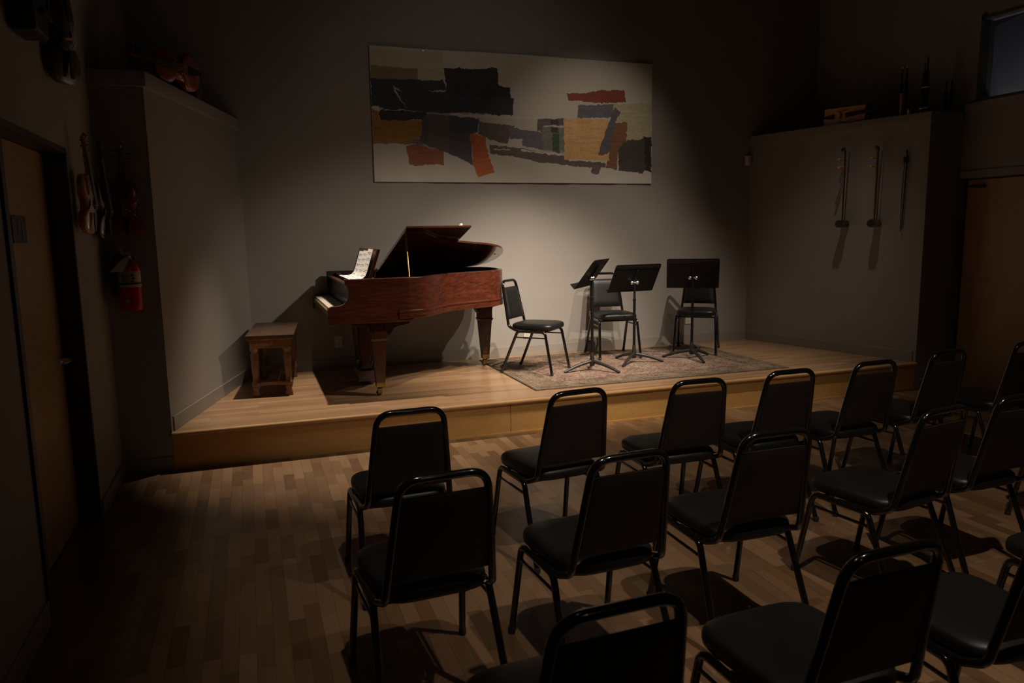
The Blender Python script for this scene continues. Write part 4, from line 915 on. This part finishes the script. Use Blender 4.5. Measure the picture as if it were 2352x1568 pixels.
pipes('double_pipe', 'pair of thin dark pipes with pale tips rising from a reddish barrel beside the fiddle', -1.66, [
    ('barrel', [(0.030, 0.0), (0.034, 0.01), (0.034, 0.195), (0.037, 0.20), (0.037, 0.207), (0.0, 0.208)], (0, 0), M['rosewood']),
    ('pipe', [(0.012, 0.2), (0.013, 0.30), (0.007, 0.31), (0.005, 0.44)], (-0.022, 0.0), M['ebonywood']),
    ('tip', [(0.007, 0.44), (0.008, 0.45), (0.006, 0.458)], (-0.022, 0.0), M['bone']),
    ('pipe', [(0.012, 0.2), (0.013, 0.32), (0.007, 0.33), (0.006, 0.44)], (0.024, 0.0), M['ebonywood']),
    ('tip', [(0.008, 0.44), (0.009, 0.452), (0.007, 0.46)], (0.024, 0.0), M['bone']),
    ('ring', [(0.035, 0.2), (0.0385, 0.202), (0.0385, 0.208), (0.035, 0.21)], (0, 0), M['aluminium'])])
pipes('tall_pipe', 'tallest dark wooden pipe with bright metal rings near the end of the right shelf', -1.86, [
    ('body', [(0.045, 0.0), (0.05, 0.02), (0.042, 0.05), (0.036, 0.06), (0.038, 0.25), (0.032, 0.26), (0.03, 0.36), (0.02, 0.375)], (0, 0), M['dark_wood']),
    ('pipe', [(0.006, 0.37), (0.006, 0.45)], (-0.014, 0), M['ebonywood']), ('pipe', [(0.007, 0.37), (0.007, 0.50)], (0.012, 0), M['ebonywood']),
    ('ring', [(0.037, 0.222), (0.040, 0.225), (0.040, 0.233), (0.037, 0.236)], (0, 0), M['chrome']),
    ('ring', [(0.049, 0.035), (0.050, 0.04), (0.047, 0.055), (0.044, 0.058)], (0, 0), M['chrome'])])
pipes('reed_pipes', 'two slim black reed pipes at the very end of the right shelf', -1.955, [
    ('pipe', [(0.016, 0.0), (0.016, 0.17), (0.008, 0.18), (0.006, 0.27)], (0.05, 0.045), M['ebonywood']),
    ('pipe', [(0.018, 0.0), (0.018, 0.18), (0.009, 0.19), (0.007, 0.28)], (0.07, 0.10), M['ebonywood'])], 0.09)
sb = empty('small_bell_set', (*on_right(-1.76, 0.035), HC), ang); tag(sb, 'cluster of small dark bells between the two pipe groups on the right shelf', 'bells')
for k, (dx, r_, h_) in enumerate(((-0.03, 0.018, 0.075), (0.022, 0.02, 0.085))):
    MB().lathe([(r_ * 0.5, 0.0), (r_ * 0.5, h_ * 0.6), (r_ * 0.9, h_ * 0.75), (r_, h_), (r_ * 0.7, h_ * 1.15), (0.0, h_ * 1.2)], 14, (dx, 0, 0)).build('bell', M['ebonywood'], sb)
MB().lathe([(0.012, 0.0), (0.010, 0.02), (0.006, 0.045), (0.0, 0.05)], 12, (-0.005, -0.03, 0)).build('finial', M['bone'], sb)

# erhus on the right wing wall; local x along the wall (towards the stage back is -), y out of the wall
nrm = Vector((d_w.y, -d_w.x, 0)); nrm = nrm if nrm.x < 0 else -nrm   # pointing to the stage
def wall_frame(name, y, z, label, cat, group=None):
    t = -y / D; x = XRB + (XR - XRB) * t
    o = empty(name, (x, y, z)); tag(o, label, cat, group); o.rotation_euler = (0, 0, ang); return o
# in this frame: +x runs towards the room, +y or -y out of the wall
sgn = 1 if (Vector((-math.sin(ang), math.cos(ang), 0)).dot(nrm) > 0) else -1
def erhu(y, ztop, label, style):
    zb = 1.60; H = ztop - zb; o = wall_frame('erhu', y, zb, label, 'erhu', 'erhus on the right stage wall')
    wood_ = M['dark_wood'] if style == 0 else M['rosewood']
    if style == 0: top = [(0, sgn * 0.075, H - 0.06), (-0.002, sgn * 0.078, H - 0.02), (0.0, sgn * 0.10, H), (0.0, sgn * 0.125, H - 0.01), (0.0, sgn * 0.13, H - 0.03)]; rr = [0.009, 0.011, 0.012, 0.012, 0.009]
    else: top = [(0, sgn * 0.075, H - 0.06), (0, sgn * 0.075, H - 0.03), (0, sgn * 0.085, H - 0.01), (0, sgn * 0.11, H)]; rr = [0.011, 0.016, 0.018, 0.010]
    MB().tube([(0, sgn * 0.075, 0.02)] + top, [0.008] + rr, 10).build('neck', wood_, o)
    MB().lathe([(0.034, 0.0), (0.042, 0.004), (0.042, 0.05), (0.036, 0.065), (0.040, 0.12), (0.038, 0.13)], 6 if style == 0 else 8, (0, 0.005 if sgn > 0 else -0.135, 0), 'y').build('sound_box', wood_, o)
    MB().lathe([(0.0, 0.0), (0.036, 0.0), (0.036, 0.003), (0.0, 0.003)], 12, (0, 0.134 if sgn > 0 else -0.139, 0), 'y').build('skin', M['ebonywood'], o)
    for k, zz in enumerate((H - 0.11, H - 0.19)):
        MB().tube([(0, sgn * 0.055, zz), (0, sgn * 0.10, zz), (0, sgn * 0.13, zz), (0, sgn * 0.18, zz - 0.002)], [0.004, 0.005, 0.008, 0.011], 8).build('peg', M['peg'], o)
    for k in (-1, 1):
        MB().tube([(0.003 * k, sgn * 0.082, H - 0.15), (0.003 * k, sgn * 0.10, 0.04)], 0.0009, 4).build('string', M['string'], o)
    MB().tube([(0, sgn * 0.0, H - 0.13), (0, sgn * 0.08, H - 0.13)], 0.003, 6).build('hook', M['aluminium'], o)
    MB().tube([(0.035, sgn * 0.06, H - 0.04), (0.028, sgn * 0.07, 0.3), (0.03, sgn * 0.085, 0.03)], 0.004, 6).build('bow_stick', wood_, o)
erhu(-1.20, 2.35, 'dark erhu with a curved neck top hanging on the right stage wall, nearest the stage', 0)
erhu(-1.535, 2.335, 'reddish erhu with a carved head hanging second on the right stage wall', 1)
bo = wall_frame('fiddle_bow', -1.78, 1.52, 'thin dark bow hanging rightmost on the right stage wall', 'bow')
MB().tube([(0, sgn * 0.02, 0.76), (0.012, sgn * 0.022, 0.70), (0.006, sgn * 0.025, 0.4), (-0.004, sgn * 0.022, 0.04), (-0.012, sgn * 0.02, 0.0)], [0.005, 0.006, 0.006, 0.005, 0.004], 8).build('stick', M['dark_wood'], bo)
MB().tube([(-0.012, sgn * 0.02, 0.68), (-0.022, sgn * 0.02, 0.35), (-0.018, sgn * 0.02, 0.02)], 0.0035, 6).build('hair', M['ebonywood'], bo)
MB().box(-0.022, 0.008, min(sgn * 0.012, sgn * 0.028), max(sgn * 0.012, sgn * 0.028), 0.64, 0.70).build('frog', M['ebonywood'], bo, 0.002)
MB().tube([(0, 0, 0.745), (0, sgn * 0.025, 0.745)], 0.003, 6).build('hook', M['aluminium'], bo)
